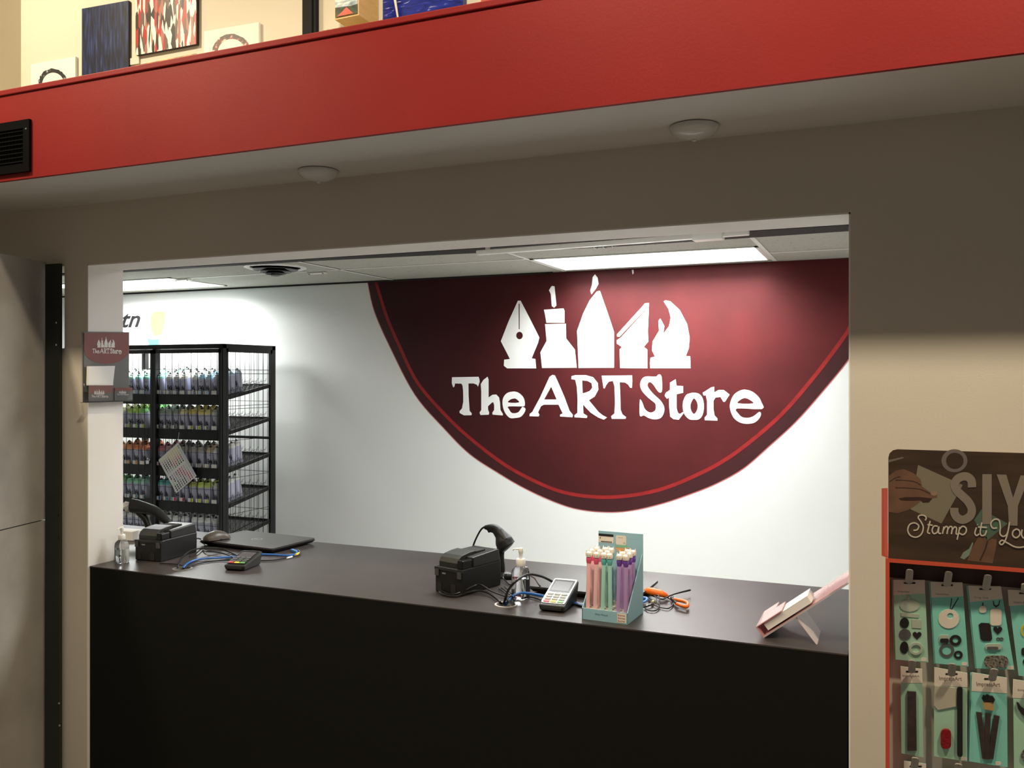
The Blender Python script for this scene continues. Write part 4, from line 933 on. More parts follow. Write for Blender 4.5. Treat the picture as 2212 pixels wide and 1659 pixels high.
# ================================================================== TILTED ACRYLIC CARD HOLDER (RIGHT END OF COUNTER)
AN = R(37.7)
B0 = Vector((-0.300, 0.062, CT+0.003))
ev = Vector((math.cos(AN), 0, math.sin(AN))); nv = Vector((-math.sin(AN), 0, math.cos(AN))); yv = Vector((0, 1, 0))
# frame: local x = +Y (width), local y = up the sheet, local z = normal
MH = Matrix(((yv.x, ev.x, nv.x, B0.x), (yv.y, ev.y, nv.y, B0.y), (yv.z, ev.z, nv.z, B0.z), (0, 0, 0, 1)))
M_pinkac = mat('pink_reflection_acrylic', (0.78, 0.42, 0.42), 0.08, trans=0.35, ior=1.3, coat=0.5)  # pink reflections on clear acrylic, put into its base colour
M_pinkpr = mat('pale_pink_print', (0.60, 0.30, 0.30), 0.25, coat=0.6, noise=0.12, scale=9)
t = thing('card_holder', 'tilted clear acrylic card holder with painted pink reflections at the right end of the counter', 'card holder', tuple(B0))
HW = 0.165
part('back_sheet', MB().b2((0, 0, -0.003), (HW, 0.262, 0.0), MH), mat('clear_edge_acrylic', (0.80, 0.74, 0.74), 0.08, trans=0.45, ior=1.2), t, True)
part('poster', MB().b2((0.004, 0.004, 0.0003), (HW-0.004, 0.258, 0.0012), MH), M_pinkpr, t, True)
part('bottom_lip', MB().b2((0, 0, 0), (HW, 0.003, 0.030), MH), M_pinkac, t, True)
part('large_pocket', MB().b2((0.0, 0.003, 0.028), (0.100, 0.080, 0.030), MH), M_pinkac, t, True)
part('small_pocket', MB().b2((0.104, 0.003, 0.028), (HW, 0.050, 0.030), MH), M_pinkac, t, True)
part('pocket_divider', MB().b2((0.101, 0.003, 0.0015), (0.103, 0.080, 0.030), MH), M_pinkac, t, True)
# prop leg
L0 = B0 + ev*0.098 - nv*0.003
foot = PZ(1762, 1395, CT)
dl = (Vector((foot.x, 0, CT)) - Vector((L0.x, 0, L0.z)))
part('prop_leg', MB().hexa([Vector((L0.x, 0.070, L0.z)), Vector((L0.x, HW+0.04, L0.z)), Vector((L0.x+dl.x, HW+0.02, CT)), Vector((L0.x+dl.x, 0.060, CT)),
     Vector((L0.x+0.003, 0.070, L0.z+0.002)), Vector((L0.x+0.003, HW+0.04, L0.z+0.002)), Vector((L0.x+dl.x+0.003, HW+0.02, CT)), Vector((L0.x+dl.x+0.003, 0.060, CT))]), mat('frosted_leg', (0.66, 0.56, 0.57), 0.25), t, True)
t = thing('leaflet_stack', 'thick stack of white leaflets sticking up from the tilted card holder', 'leaflets', tuple(B0+ev*0.1))
part('leaflets', MB().b2((0.006, 0.020, 0.006), (0.094, 0.155, 0.024), MH), M_paper, t, True)
part('top_leaflet', MB().b2((0.006, 0.022, 0.0243), (0.094, 0.157, 0.0253), MH), M_whitepl, t, True)
t = thing('black_cards', 'small stack of dark cards in the low pocket of the tilted holder', 'cards', tuple(B0))
part('cards', MB().b2((0.108, 0.006, 0.003), (HW-0.004, 0.045, 0.020), MH), M_ink, t, True)

# ================================================================== SPRAY CAN RACK
XR, XL, XM = -4.012, -5.24, -4.605
RY0, RY1 = 2.262, 2.80
RT = 1.812
t = rack = thing('spray_can_rack', 'black metal caged display rack filled with spray cans against the back wall', 'display rack', ((XR+XL)/2, (RY0+RY1)/2, 0))
def rbox(name, p0, p1, par=None, m_=None): return part(name, MB().b2(p0, p1), m_ or M_rack, par or t, True)
for x in (XR-0.035, XL):
    for y in (RY0, RY1-0.035): rbox('post', (x, y, 0), (x+0.035, y+0.035, RT))
rbox('middle_post', (XM-0.018, RY0+0.002, 0), (XM+0.018, RY0+0.035, RT-0.01))
m = MB()
for y in (RY0, RY1-0.035): m.b2((XL, y, RT-0.030), (XR, y+0.035, RT))
for x in (XR-0.035, XL): m.b2((x, RY0, RT-0.030), (x+0.035, RY1, RT))
part('top_frame', m, M_rack, t, True)
# right side cage
m = MB(); m.b2((XR-0.004, RY0+0.034, RT-0.055), (XR+0.001, RY1-0.034, RT-0.030)); m.b2((XR-0.004, RY0+0.034, 0), (XR+0.001, RY0+0.052, RT-0.03)); m.b2((XR-0.004, RY1-0.055, 0), (XR+0.001, RY1-0.034, RT-0.03))
for k in range(9):
    y = RY0+0.075+k*0.047
    if y < RY1-0.055: m.tube([(XR-0.002, y, 0.1), (XR-0.002, y, RT-0.055)], 0.0018, 5, sm=0)
for z in (1.64, 1.615, 1.40, 1.38, 1.17, 0.92, 0.68, 0.44):
    m.tube([(XR-0.002, RY0+0.05, z), (XR-0.002, RY1-0.05, z)], 0.0018, 5, sm=0)
part('side_mesh', m, M_rack, t, True)
# back mesh
m = MB()
k = 0; x = XL+0.03
while x < XR-0.03: m.tube([(x, RY1-0.012, 0.1), (x, RY1-0.012, RT-0.03)], 0.0015, 5, sm=0); x += 0.055
for z in (1.42, 0.92, 0.65): m.tube([(XL+0.03, RY1-0.014, z), (XR-0.03, RY1-0.014, z)], 0.002, 5, sm=0)
m.b2((XL+0.03, RY1-0.02, 1.150), (XR-0.03, RY1-0.008, 1.168))
part('back_mesh', m, M_rack, t, True)
# doors
def door(xa, xb, lock):
    y = RY0-0.014
    m = MB()
    for p0, p1 in (((xa, y, 0.1), (xa+0.022, y+0.012, RT-0.036)), ((xb-0.022, y, 0.1), (xb, y+0.012, RT-0.036)), ((xa, y, RT-0.060), (xb, y+0.012, RT-0.036)), ((xa, y, 0.1), (xb, y+0.012, 0.125))): m.b2(p0, p1)
    d = part('cage_door', m, M_rack, t, True)
    g = MB(); x = xa+0.022+0.030
    while x < xb-0.03: g.tube([(x, y+0.006, 0.12), (x, y+0.006, RT-0.06)], 0.0020, 5, sm=0); x += 0.0555
    for z in (1.645, 1.505, 1.335, 1.09, 0.85, 0.61): g.tube([(xa+0.02, y+0.008, z), (xb-0.02, y+0.008, z)], 0.0013, 5, sm=0)
    part('wire_grid', g, M_rack, d, True)
    if lock:
        p = PY(321, 996, y-0.004)
        part('padlock', MB().b2((p.x-0.014, y-0.014, p.z-0.018), (p.x+0.014, y-0.002, p.z+0.004)).tube([(p.x-0.009, y-0.008, p.z+0.003), (p.x-0.008, y-0.008, p.z+0.018), (p.x+0.008, y-0.008, p.z+0.018), (p.x+0.009, y-0.008, p.z+0.003)], 0.0025, 8), M_chrome, d, True)
door(XM+0.002, XR-0.004, False); door(XL+0.004, XM-0.002, True)
# shelves
BASE = [1.455, 1.221, 0.969, 0.735, 0.500]; TIL = R(9.9)
US_R = [350, 367, 383.5, 401.5, 419.6, 436.7, 453, 470.5]; US_L = [249, 266, 283, 300, 315.6]
CX = [PY(u, 900, 2.30).x for u in US_L] + [PY(u, 900, 2.30).x for u in US_R]
chipc = {0: ['#d9e8f0']*3+['#9cc6dc', '#c3dbe8', '#e7e7e7', '#e4e4e4', '#e0e0e0', '#e6e6e6', '#e6e6e6', '#b8d7e8', '#a9cfe4', '#dddddd'],
 1: ['#dfe7a0', '#e3efb0', '#9ec43c', '#8fbf84', '#b5c94b', '#333b33', '#3b4a3e', '#5d6b5d', '#c9d0c0', '#c9d62e', '#b2c23c', '#6c7a6c', '#e5e5e5'],
 2: ['#e08c2c', '#e08c2c', '#e3a33a', '#e09a2e', '#dddddd', '#8a2d3a', '#b56a70', '#999999', '#aaaaaa', '#bdbdbd', '#9c9c94', '#cfc9b0', '#e6e6e6'],
 3: ['#477566', '#4d8c72', '#d8e4de', '#5f9c8a', '#6b8f85', '#2b7fc1', '#1e6f8c', '#d42d6a', '#b32a50', '#e7ec2a', '#d9e52c', '#b7cf3a', '#e6e6e6'],
 4: ['#dddddd']*13}
slope = math.tan(TIL)
for i, zb in enumerate(BASE):
    m = MB()
    zf = zb-0.006; zr = zb+slope*(RY1-0.06-RY0)-0.006
    m.b2((XL+0.035, RY0+0.004, zb-0.048), (XR-0.035, RY0+0.024, zb+0.020))          # front lip
    m.bar((XR-0.012, RY0+0.03, zf), (XR-0.012, RY1-0.035, zr), (0.012, 0.024)); m.bar((XL+0.02, RY0+0.03, zf), (XL+0.02, RY1-0.035, zr), (0.012, 0.024))
    m.b2((XL+0.03, RY1-0.06, zr-0.012), (XR-0.02, RY1-0.05, zr+0.012))
    x = XL+0.05
    while x < XR-0.03: m.bar((x, RY0+0.02, zf), (x, RY1-0.055, zr), 0.004); x += 0.0165
    s_ = part('shelf', m, M_rack, t, True)
    g = MB()
    bx = [(a+b)/2 for a, b in zip(CX, CX[1:])] + [XR-0.038]
    for x in bx:
        pts = []
        for k in range(8):
            y = RY0+0.04+k*0.058
            pts += [(x, y, zb+slope*(y-RY0)), (x, y+0.040, zb+slope*(y-RY0)+0.050)]
        g.sweep(pts, 0.0013, 5)
        g.tube([(x, RY0+0.03, zb+0.03), (x, RY1-0.06, zb+0.03+slope*(RY1-0.06-RY0))], 0.0013, 5, sm=0)
    part('wire_dividers', g, M_rack, s_, True)
    for c_, x in enumerate(CX):
        if i == 2 and c_ in (6, 7): pass
        w_ = 0.022
        tg = part('price_tag', MB().b2((x-w_, RY0+0.002, zb+0.023), (x+w_, RY0+0.0038, zb+0.047)), M_paper, s_, True)
    # colour chips printed on the tags (one mesh per colour)
    by = {}
    for c_, x in enumerate(CX): by.setdefault(chipc[i][c_], []).append(x)
    for h, xs in by.items():
        g = MB()
        for x in xs: part('tag_colour_chip', MB().b2((x+0.004, RY0+0.0012, zb+0.0245), (x+0.0205, RY0+0.002, zb+0.0455)), mat('chip_'+h[1:], lin(h)[:3], 0.5), s_, True)

# ---- cans
M_body = mat('lavender_grey_can', (0.55, 0.56, 0.70), 0.32, metal=0.15, spec=0.5)
M_capring = mat('pale_can_ring', (0.62, 0.63, 0.66), 0.4)
BODY_ME = MB().lathe([(0.022, 0), (0.0275, 0.001), (0.0290, 0.005), (0.0290, 0.116), (0.0282, 0.119)], 20).mesh('can_body', M_body, True)
NOZ_ME = MB().lathe([(0.010, 0.146), (0.0098, 0.155), (0.0045, 0.156), (0.0040, 0.161), (0.0035, 0.162)], 14).mesh('can_nozzle', M_black, True)
def brushed_number():
    mb = MB()
    for st in ([(0.030, 0.074), (0.016, 0.080), (0.006, 0.070), (0.010, 0.058), (0.022, 0.058), (0.031, 0.072), (0.030, 0.050), (0.020, 0.036), (0.006, 0.034)],
               [(0.056, 0.082), (0.040, 0.052), (0.070, 0.053)], [(0.061, 0.070), (0.058, 0.050), (0.054, 0.030)]):
        for qd in ribbon([((x-0.038)*0.52, y*0.80) for x, y in st], 0.0052, n=4):
            pts = [(0.0296*math.sin(x/0.0296), -0.0296*math.cos(x/0.0296), y+0.012) for x, y in qd]
            mb._add(pts, [(0, 1, 2, 3)])
    return mb.mesh('can_number', M_ink)
NUM_ME = brushed_number()
MRK_ME = MB().text('M', -0.004, 0.098, 0.008, 0.008, 0, None, 0, wrap=0.0294).mesh('can_mark', M_ink)
_SH = {}
def shoulder_me(h):
    if h not in _SH:
        _SH[h] = MB().lathe([(0.0284, 0.119), (0.0290, 0.122), (0.0270, 0.131), (0.0215, 0.140), (0.0170, 0.142), (0.0165, 0.149), (0.0125, 0.151)], 20).mesh('can_shoulder', mat('cap_'+h[1:], tuple(min(1, c*0.85+0.15) for c in lin(h)[:3]), 0.4), True)
    return _SH[h]
capc = {
 0: [('white', '#dfeee8'), ('white', '#e4f0ea'), ('pale mint', '#c4efe0'), ('mint', '#9ee9d4'), ('mint', '#8fe0cf'),
     ('mint', '#8ee3d2'), ('pale grey', '#d6dcdc'), ('pale grey', '#cfd3d4'), ('cream white', '#f0efe6'), ('cream white', '#e3e2dc'), ('pale blue', '#b7dcec'), ('pale blue', '#a9d3e8'), ('ice blue', '#c4dcea')],
 1: [('cream', '#f1f0c9'), ('cream', '#eef0c0'), ('lime', '#b4e23e'), ('lime', '#a7de34'), ('green', '#6fd35e'),
     ('sage', '#7f9a80'), ('sage', '#8fa38e'), ('grey green', '#8d9b84'), ('cream', '#efe3a8'), ('yellow', '#ecd04c'), ('yellow', '#ead56a'), ('pale yellow', '#efe08a'), ('pale grey', '#d3d6c8')],
 2: [('pale orange', '#f4b669'), ('pale orange', '#f5b261'), ('orange', '#f79b3c'), ('orange', '#f78b2c'), ('orange', '#f47c25'),
     ('rose', '#cf5a68'), ('pink', '#c99aa0'), ('grey', '#9d9c96'), ('taupe', '#a9a596'), ('taupe', '#a7a394'), ('taupe', '#9c9786'), ('beige', '#cdb98f'), ('white', '#e3e3df')],
 3: [('green', '#69c46a'), ('green', '#72cf74'), ('mint', '#7fd8a6'), ('mint', '#8fe0b4'), ('pale mint', '#9bdcc8'),
     ('turquoise', '#3cc3c4'), ('turquoise', '#55c9d2'), ('grey', '#5c6468'), ('dark grey', '#4a4d4f'), ('olive yellow', '#b6b83a'), ('lime yellow', '#cde22f'), ('lime yellow', '#bfd33a'), ('white', '#dfe2dc')],
 4: [('white', '#eceeee')]*13}
depth = {0: [4, 4, 4, 4, 4, 5, 4, 4, 4, 4, 4, 4, 4], 1: [3, 4, 4, 4, 4, 3, 3, 3, 3, 3, 3, 3, 2], 2: [2, 3, 3, 3, 3, 3, 3, 3, 3, 3, 3, 3, 4], 3: [2, 2, 2, 2, 2, 2, 2, 2, 2, 2, 2, 2, 4], 4: [2, 2, 2, 2, 2, 2, 2, 2, 2, 2, 2, 2, 1]}
tiern = ['top', 'second', 'middle', 'fourth', 'lowest visible']
ordn = ['first', 'second', 'third', 'fourth', 'fifth', 'sixth', 'seventh', 'eighth']
rown = ['front', 'second back', 'third back', 'fourth back', 'rearmost']
for i in range(5):
    for c_ in range(13):
        for r_ in range(depth[i][c_]):
            cn, h = capc[i][c_]
            y = RY0+0.058+0.061*r_
            if c_ < 5: side_w = '%s column left of' % ordn[4-c_]
            else: side_w = '%s column right of' % ordn[c_-5]
            o = thing('spray_can', '%s-topped spray can, %s can, %s the middle post, %s shelf' % (cn.replace(' ', '-'), rown[r_], side_w, tiern[i]), 'spray can',
                      (CX[c_]+random.uniform(-.0015, .0015), y, BASE[i]+slope*(y-RY0)-0.001), group='spray cans on the %s shelf' % tiern[i])
            lean = R(random.uniform(-4, 4)) if (i, c_, r_) != (0, 9, 0) else R(14)
            o.rotation_euler = (TIL, lean*0.6, R(random.uniform(-28, 28)))
            def addp(nm, me):
                q = bpy.data.objects.new(nm, me); COL.objects.link(q); q.parent = o
            addp('body', BODY_ME); addp('shoulder', shoulder_me(h)); addp('nozzle', NOZ_ME)
            if r_ == 0 or c_ == 12: addp('number_print', NUM_ME)
            if r_ == 0: addp('maker_mark', MRK_ME)

# ---- hanging colour chart
ZH = lambda x, y: (320+x/11.06, 930+y/11.06)
YH = RY0-0.024
T_, Rt_, L_ = (PY(*ZH(*q), YH) for q in ((715, 285), (1155, 1085), (245, 705)))
ax_, bx_ = Rt_-T_, L_-T_
t = thing('colour_chart', 'white paint colour swatch chart hanging askew by a string from the cage door', 'colour chart', tuple(T_))
def cq(a0, b0, a1, b1): return [((T_+ax_*a+bx_*b).x, (T_+ax_*a+bx_*b).z) for a, b in ((a0, b0), (a1, b0), (a1, b1), (a0, b1))]
part('sheet', MB().poly([cq(0, 0, 1, 1)], 0.0012, face_y(YH+0.001)), M_paper, t, True)
part('header_strip', MB().poly([cq(0.16, 0.02, 0.97, 0.10)], 0.0005, face_y(YH-0.0004)), mat('pale_lilac_strip', (0.60, 0.60, 0.66), 0.6), t, True)
Mt = Matrix(((ax_.normalized().x, -bx_.normalized().x, 0, T_.x), (0, 0, -1, YH-0.0004), (ax_.normalized().z, -bx_.normalized().z, 0, T_.z), (0, 0, 0, 1)))
La, Lb = ax_.length, bx_.length
part('chart_number', MB().text('94', La*0.05, -Lb*0.105, La*0.09, Lb*0.075, 0.0006, Mt), M_ink, t, True)
pal = ['#e8df6a', '#e9e3a0', '#d9c9a0', '#cf6a60', '#c23a4a', '#7fae86', '#2b2b2b', '#3c2f2b', '#c9a6ad', '#9aa3b5', '#6b7488', '#dcd6d6']
sw = {}
for a in range(17):
    for b in range(9):
        if a in (8,) : continue
        if a < 8: h = ['#e8df6a', '#e9dd70', '#dccb8c', '#d2ab7c', '#b86e5a', '#c9404a', '#5f8f68', '#2b2b2b'][min(7, max(0, a-(b//3)))] if b < 5 else ['#e9e3a0', '#cbb79b', '#9a7a6a', '#3c2f2b', '#2b2b2b', '#241f1e', '#8b8f9a', '#b9bec9'][a]
        else: h = ['#cfd8cf', '#a9c7ae', '#d98a94', '#c23a55', '#b7475a', '#8a6a72', '#c9a6ad', '#9aa3b5', '#2f3340'][(b+(a-9)//2) % 9] if a < 14 else ['#c9404a', '#b03045', '#c9a6ad', '#2b2b2b', '#3a3f4a', '#6b7488', '#2b2b2b', '#2b2b2b', '#2b2b2b'][b]
        sw.setdefault(h, []).append((a, b))
for h, l in sw.items():
    g = MB()
    for a, b in l:
        a0 = 0.05+a*0.055; b0 = 0.14+b*0.093; g.poly([cq(a0, b0, a0+0.040, b0+0.040)], 0.0004, face_y(YH-0.0004))
    part('swatches', g, mat('swatch_'+h[1:], lin(h)[:3], 0.6), t, True)
part('string', MB().tube([T_+Vector((0.002, 0, -0.004)), PY(385, 948, YH), PY(387, 934, YH+0.004)], 0.0012, 6), M_paper, t, True)

# ---- banner above the rack
t = thing('wall_banner', 'white wall banner with slanted dark letters mtn above the spray can rack', 'banner', (-5.55, BW, 1.85))
Z3 = lambda l: [(80+x/3.568, 540+y/3.568) for x, y in l]
p0 = PY(357.5, 672, BW); p1 = PY(355, 748, BW)
part('sheet', MB().poly([[(-6.35, 1.83), (p1.x, 1.83), (p0.x, p0.z), (-6.35, p0.z)]], 0.002, face_y(BW)), mat('banner_vinyl', (0.84, 0.84, 0.83), 0.4), t, True)
n0, n1 = PY(304, 707, BW), PY(304, 687, BW)
part('letters', MB().text('mtn', n0.x-0.40, n0.z, 0.40, 0.115, 0.0006, face_y(BW-0.0025), 0.35, bold=0.02), M_ink, t, True)
part('orange_shape', MB().poly([on_y(Z3([(915, 475), (990, 475), (985, 560), (965, 650), (905, 662), (880, 600), (875, 540), (890, 500)]), BW)], 0.0005, face_y(BW-0.0025)), mat('banner_orange', (0.72, 0.36, 0.10), 0.5), t, True)
part('aqua_shape', MB().poly([on_y(Z3([(850, 680), (895, 692), (945, 684), (940, 742), (870, 742)]), BW)], 0.0005, face_y(BW-0.0025)), mat('banner_aqua', (0.10, 0.72, 0.70), 0.5), t, True)

# ================================================================== PRODUCT DISPLAY AT THE RIGHT
YF, YB_, YC = -0.470, -0.426, -0.440
M_ored = mat('orange_red_card', (0.62, 0.09, 0.045), 0.4)
M_wood = mat('dark_wood_print', (0.055, 0.032, 0.018), 0.35, noise=0.3, scale=6, stretch=(1, 1, 8), coat=0.3)
M_rimshade = mat('rim_shade_backing', (0.07, 0.045, 0.035), 0.6)  # dark tone paints in the shade below the top rim
M_back2 = mat('taupe_backing', (0.60, 0.54, 0.45), 0.6, noise=0.08, scale=6)
xl = PY(1919, 1204, YF).x; zt = PY(1919, 970, YF).z; zr_ = PY(1919, 1206, YF).z
xr = xl+0.50
t = disp = thing('stamping_display', 'orange-edged product display stand with SIY header at the right', 'display stand', (xl+0.25, YB_+0.06, 0))
part('header_panel', MB().poly([[(xl, zr_)]+[(xr, zr_)]+[(xr-0.02+0.02*math.cos(R(a)), zt-0.02+0.02*math.sin(R(a))) for a in (0, 30, 60, 90)]+[(xl+0.016-0.016*math.cos(R(a)), zt-0.016+0.016*math.sin(R(a))) for a in (90, 60, 30, 0)]], 0.004, face_y(YF+0.004)), M_wood, t, True)
part('left_flap', MB().hexa([(xl-0.009, YF+0.02, zr_), (xl-0.001, YF+0.004, zr_), (xl-0.001, YF+0.004, zt-0.075), (xl-0.010, YF+0.02, zt-0.078), (xl-0.012, YF+0.022, zr_), (xl-0.001, YF+0.008, zr_), (xl-0.001, YF+0.008, zt-0.075), (xl-0.012, YF+0.022, zt-0.078)]), M_ored, t, True)
part('top_rim', MB().b2((xl, YF-0.0005, zr_-0.0075), (xr, YB_, zr_)), M_ored, t, True)
for x in (xl-0.005, xr-0.002): part('side_wall', MB().b2((x, YF-0.001, 0.0), (x+0.007, YB_+0.12, zr_)), M_ored, t, True)
part('back_board', MB().b2((xl, YB_, 0.0), (xr, YB_+0.12, zr_-0.008)), M_back2, t, True)
part('rim_shade_strip', MB().poly([[(xl+0.002, zr_-0.045), (xr-0.003, zr_-0.045), (xr-0.003, zr_-0.008), (xl+0.002, zr_-0.008)]], 0.001, face_y(YB_)), M_rimshade, t, True)  # painted strip standing for the rim's cast shadow on the board
ZHd = lambda l: [(1880+x/5.53, 950+y/5.53) for x, y in l]
def hp(name, loops, m_, lvl, par=t):
    return part(name, MB().poly([on_y(ZHd(l), YF) for l in loops], 0.0001, face_y(YF-0.00012*lvl)), m_, par, True)
M_skin = mat('printed_skin', (0.16, 0.085, 0.052), 0.35, noise=0.2, scale=30)
hp('print_paper', [[(570, 300), (1105, 540), (850, 1000), (480, 830)]], mat('printed_paper', (0.22, 0.19, 0.13), 0.35), 0)
hp('print_hand', [[(222, 430), (300, 370), (400, 350), (520, 400), (600, 470), (620, 560), (720, 630), (790, 640), (800, 690), (740, 700), (620, 720), (560, 770), (450, 840), (320, 880), (222, 860)]], M_skin, 1)
M_crease = mat('printed_skin_shadow', (0.045, 0.022, 0.016), 0.4)
for cr in ([(300, 480), (420, 484), (530, 500), (600, 540)], [(300, 572), (440, 575), (600, 592), (715, 645)], [(230, 500), (300, 455), (360, 440)]):
    q = MB()
    for qd in ribbon(cr, 7): q.poly([on_y(ZHd(qd), YF)], 0.0001, face_y(YF-0.00036))
    part('finger_crease', q, M_crease, t, True)
hp('thumb_shadow', [[(340, 700), (420, 684), (600, 684), (740, 700), (700, 745), (630, 748), (600, 722), (450, 726), (370, 722)]], M_crease, 3)
hp('finger_nail', [el(762, 640, 42, 30)], mat('printed_nail', (0.30, 0.19, 0.13), 0.3), 3)
q = MB()
for qd in ribbon([(1400, 1210), (1370, 1310), (1310, 1440)], 14): q.poly([on_y(ZHd(qd), YF)], 0.0001, face_y(YF-0.00036))
part('finger_crease', q, M_crease, t, True)
hp('print_fingers', [[(1290, 1165), (1390, 1160), (1400, 1210), (1460, 1180), (1510, 1190), (1500, 1300), (1460, 1475), (1160, 1440), (1210, 1300)]], M_skin, 0)
hp('print_ring', [el(1005, 250, 155, 138, 24), el(1010, 252, 105, 98, 24)], M_greyink, 0)
hp('print_pencil', [[(222, 240), (390, 205), (402, 218), (222, 270)]], M_greyink, 0)
hp('print_aqua', [[(1240, 960), (1330, 830), (1640, 1000), (1400, 1200)], ], mat('printed_aqua', (0.09, 0.14, 0.10), 0.4), 0)
hp('print_dropper', [[(1075, 1410), (1110, 1345), (1180, 1300), (1220, 1220), (1230, 1240), (1180, 1380), (1120, 1430)]], mat('printed_pale_aqua', (0.20, 0.26, 0.20), 0.4), 1)
M_siy = mat('grey_header_letters', (0.24, 0.20, 0.16), 0.35)
q = MB()
for qd in ribbon([(1215, 568), (1208, 490), (1165, 445), (1110, 438), (1045, 465), (1008, 530), (1030, 600), (1100, 670), (1170, 740), (1212, 830), (1190, 910), (1110, 955), (1040, 930), (1005, 870), (1003, 812)], 100): q.poly([on_y(ZHd(qd), YF)], 0.0001, face_y(YF-0.0006))
part('letter_s', q, M_siy, t, True)
hp('letter_i', [[(1337, 410), (1450, 410), (1450, 1005), (1337, 1010)]], M_siy, 5)
hp('letter_y', [[(1508, 412), (1625, 418), (1705, 690), (1795, 425), (1905, 428), (1762, 790), (1758, 1028), (1655, 1022), (1642, 790)]], M_siy, 5)
M_scr = mat('cream_script', (0.58, 0.51, 0.41), 0.4)
SCR = [[(515, 1080), (560, 1072), (578, 1025), (530, 992), (470, 1012), (447, 1080), (480, 1142), (550, 1162), (612, 1122), (632, 1040), (600, 970), (572, 930), (590, 902), (640, 902), (668, 930), (655, 962)],
 [(715, 968), (695, 1050), (685, 1105), (715, 1118)], [(682, 1012), (745, 1020)],
 [(805, 1032), (760, 1030), (738, 1080), (760, 1120), (800, 1100), (818, 1036), (815, 1108), (845, 1118)],
 [(862, 1122), (878, 1036)], [(868, 1085), (900, 1036), (925, 1050), (915, 1124)], [(918, 1085), (950, 1036), (978, 1050), (968, 1126)], [(972, 1085), (1005, 1040), (1030, 1056), (1024, 1118), (1045, 1126)],
 [(1068, 1040), (1052, 1120), (1036, 1192)], [(1062, 1070), (1100, 1032), (1142, 1052), (1142, 1100), (1105, 1132), (1062, 1112)],
 [(1268, 1045), (1248, 1110), (1268, 1142), (1300, 1122)], [(1276, 1010), (1282, 1016)],
 [(1332, 985), (1312, 1090), (1325, 1140), (1368, 1132), (1388, 1080)], [(1285, 1040), (1392, 1046)],
 [(1512, 1050), (1462, 1052), (1438, 1000), (1478, 950), (1535, 958), (1552, 1040), (1548, 1120), (1590, 1152), (1638, 1110), (1662, 980)], [(1662, 980), (1640, 1110), (1608, 1205), (1570, 1250), (1542, 1228), (1575, 1198), (1640, 1232), (1740, 1280), (1860, 1270), (2050, 1200)],
 [(1745, 1062), (1705, 1090), (1700, 1140), (1740, 1168), (1782, 1135), (1780, 1085), (1745, 1062)], [(1812, 1070), (1805, 1130), (1830, 1170), (1870, 1150), (1890, 1075)]]
q = MB()
for si, st in enumerate(SCR):
    for qi, qd in enumerate(ribbon(st, 17, n=5)): q.poly([on_y(ZHd(qd), YF)], 0.0001, face_y(YF-0.0008-0.00004*si-0.000002*qi))
part('script_lettering', q, M_scr, t, True)
# hooks
Z4 = lambda l: [(1880+x/6.636, 1200+y/6.636) for x, y in l]
Z5 = lambda l: [(1880+x/6.407, 1400+y/6.407) for x, y in l]
M_hook = mat('smoky_clear_hook', (0.34, 0.31, 0.28), 0.15, alpha=1.0, coat=0.6)
def hook(z, x0, y0, x1, y1, w_=62):
    a = PY(*z([(x0, y0)])[0], YC-0.028); b = PY(*z([(x1, y1)])[0], YC-0.003)
    ww = 0.0085; h = 0.006
    pts = rrect(-ww/1.0*0.55, 0, ww*0.55, 0.022, 0.0042)
    up = Vector((0, 0, 1)); f = (Vector((a.x, YC-0.026, a.z)) - Vector((b.x, YC-0.004, b.z)))
    ey = f.normalized(); ex = Vector((1, 0, 0)); ex = (ex-ey*ex.dot(ey)).normalized(); ez = ex.cross(ey)
    M = Matrix(((ex.x, ey.x, ez.x, b.x), (ex.y, ey.y, ez.y, YC-0.004), (ex.z, ey.z, ez.z, b.z), (0, 0, 0, 1)))
    L = f.length
    m = MB().poly([rrect(-0.0065, 0, 0.0065, L, 0.005)], 0.0022, M)
    m.tube([Vector((b.x, YB_, b.z-0.001)), Vector((b.x, YC-0.004, b.z-0.001)), Vector((a.x, YC-0.026, a.z-0.003))], 0.0016, 6, sm=0)
    part('hook', m, M_hook, disp, True)
for a in ((Z4, 567, 195, 550, 385), (Z4, 1128, 225, 1095, 430), (Z4, 1692, 272, 1650, 480), (Z4, 2225, 400, 2210, 525), (Z5, 582, 165, 572, 325), (Z5, 1138, 212, 1120, 375), (Z5, 1725, 285, 1675, 440), (Z5, 2290, 350, 2230, 500), (Z5, 625, 1515, 605, 1650), (Z5, 1225, 1600, 1205, 1740)):
    hook(*a)
M_pk = {'grey': mat('pack_grey_metal', (0.22, 0.21, 0.20), 0.3, metal=0.6), 'dark': mat('pack_dark_metal', (0.035, 0.03, 0.03), 0.35, metal=0.3), 'pale': mat('pack_pale_plastic', (0.46, 0.52, 0.42), 0.2, coat=0.6), 'cream': M_cream,
        'red': mat('pack_red_beads', (0.25, 0.01, 0.015), 0.3, noise=0.5, scale=300), 'tan': mat('pack_cork', (0.45, 0.28, 0.10), 0.7), 'black': M_ink, 'white': mat('pack_cloth', (0.50, 0.46, 0.36), 0.7), 'silver': mat('pack_chain', (0.30, 0.26, 0.22), 0.35, metal=0.6, noise=0.95, scale=260), 'yellow': mat('pack_yellow', (0.62, 0.5, 0.06), 0.4), 'strip': mat('pack_leather', (0.045, 0.03, 0.026), 0.6, noise=0.3, scale=80)}
def heart(cx, cy, r):
    return [(cx+r*1.0*(math.sin(a)**3), cy-r*(0.81*math.cos(a)-0.31*math.cos(2*a)-0.125*math.cos(3*a)-0.06*math.cos(4*a))) for a in [2*math.pi*k/20 for k in range(20)]]
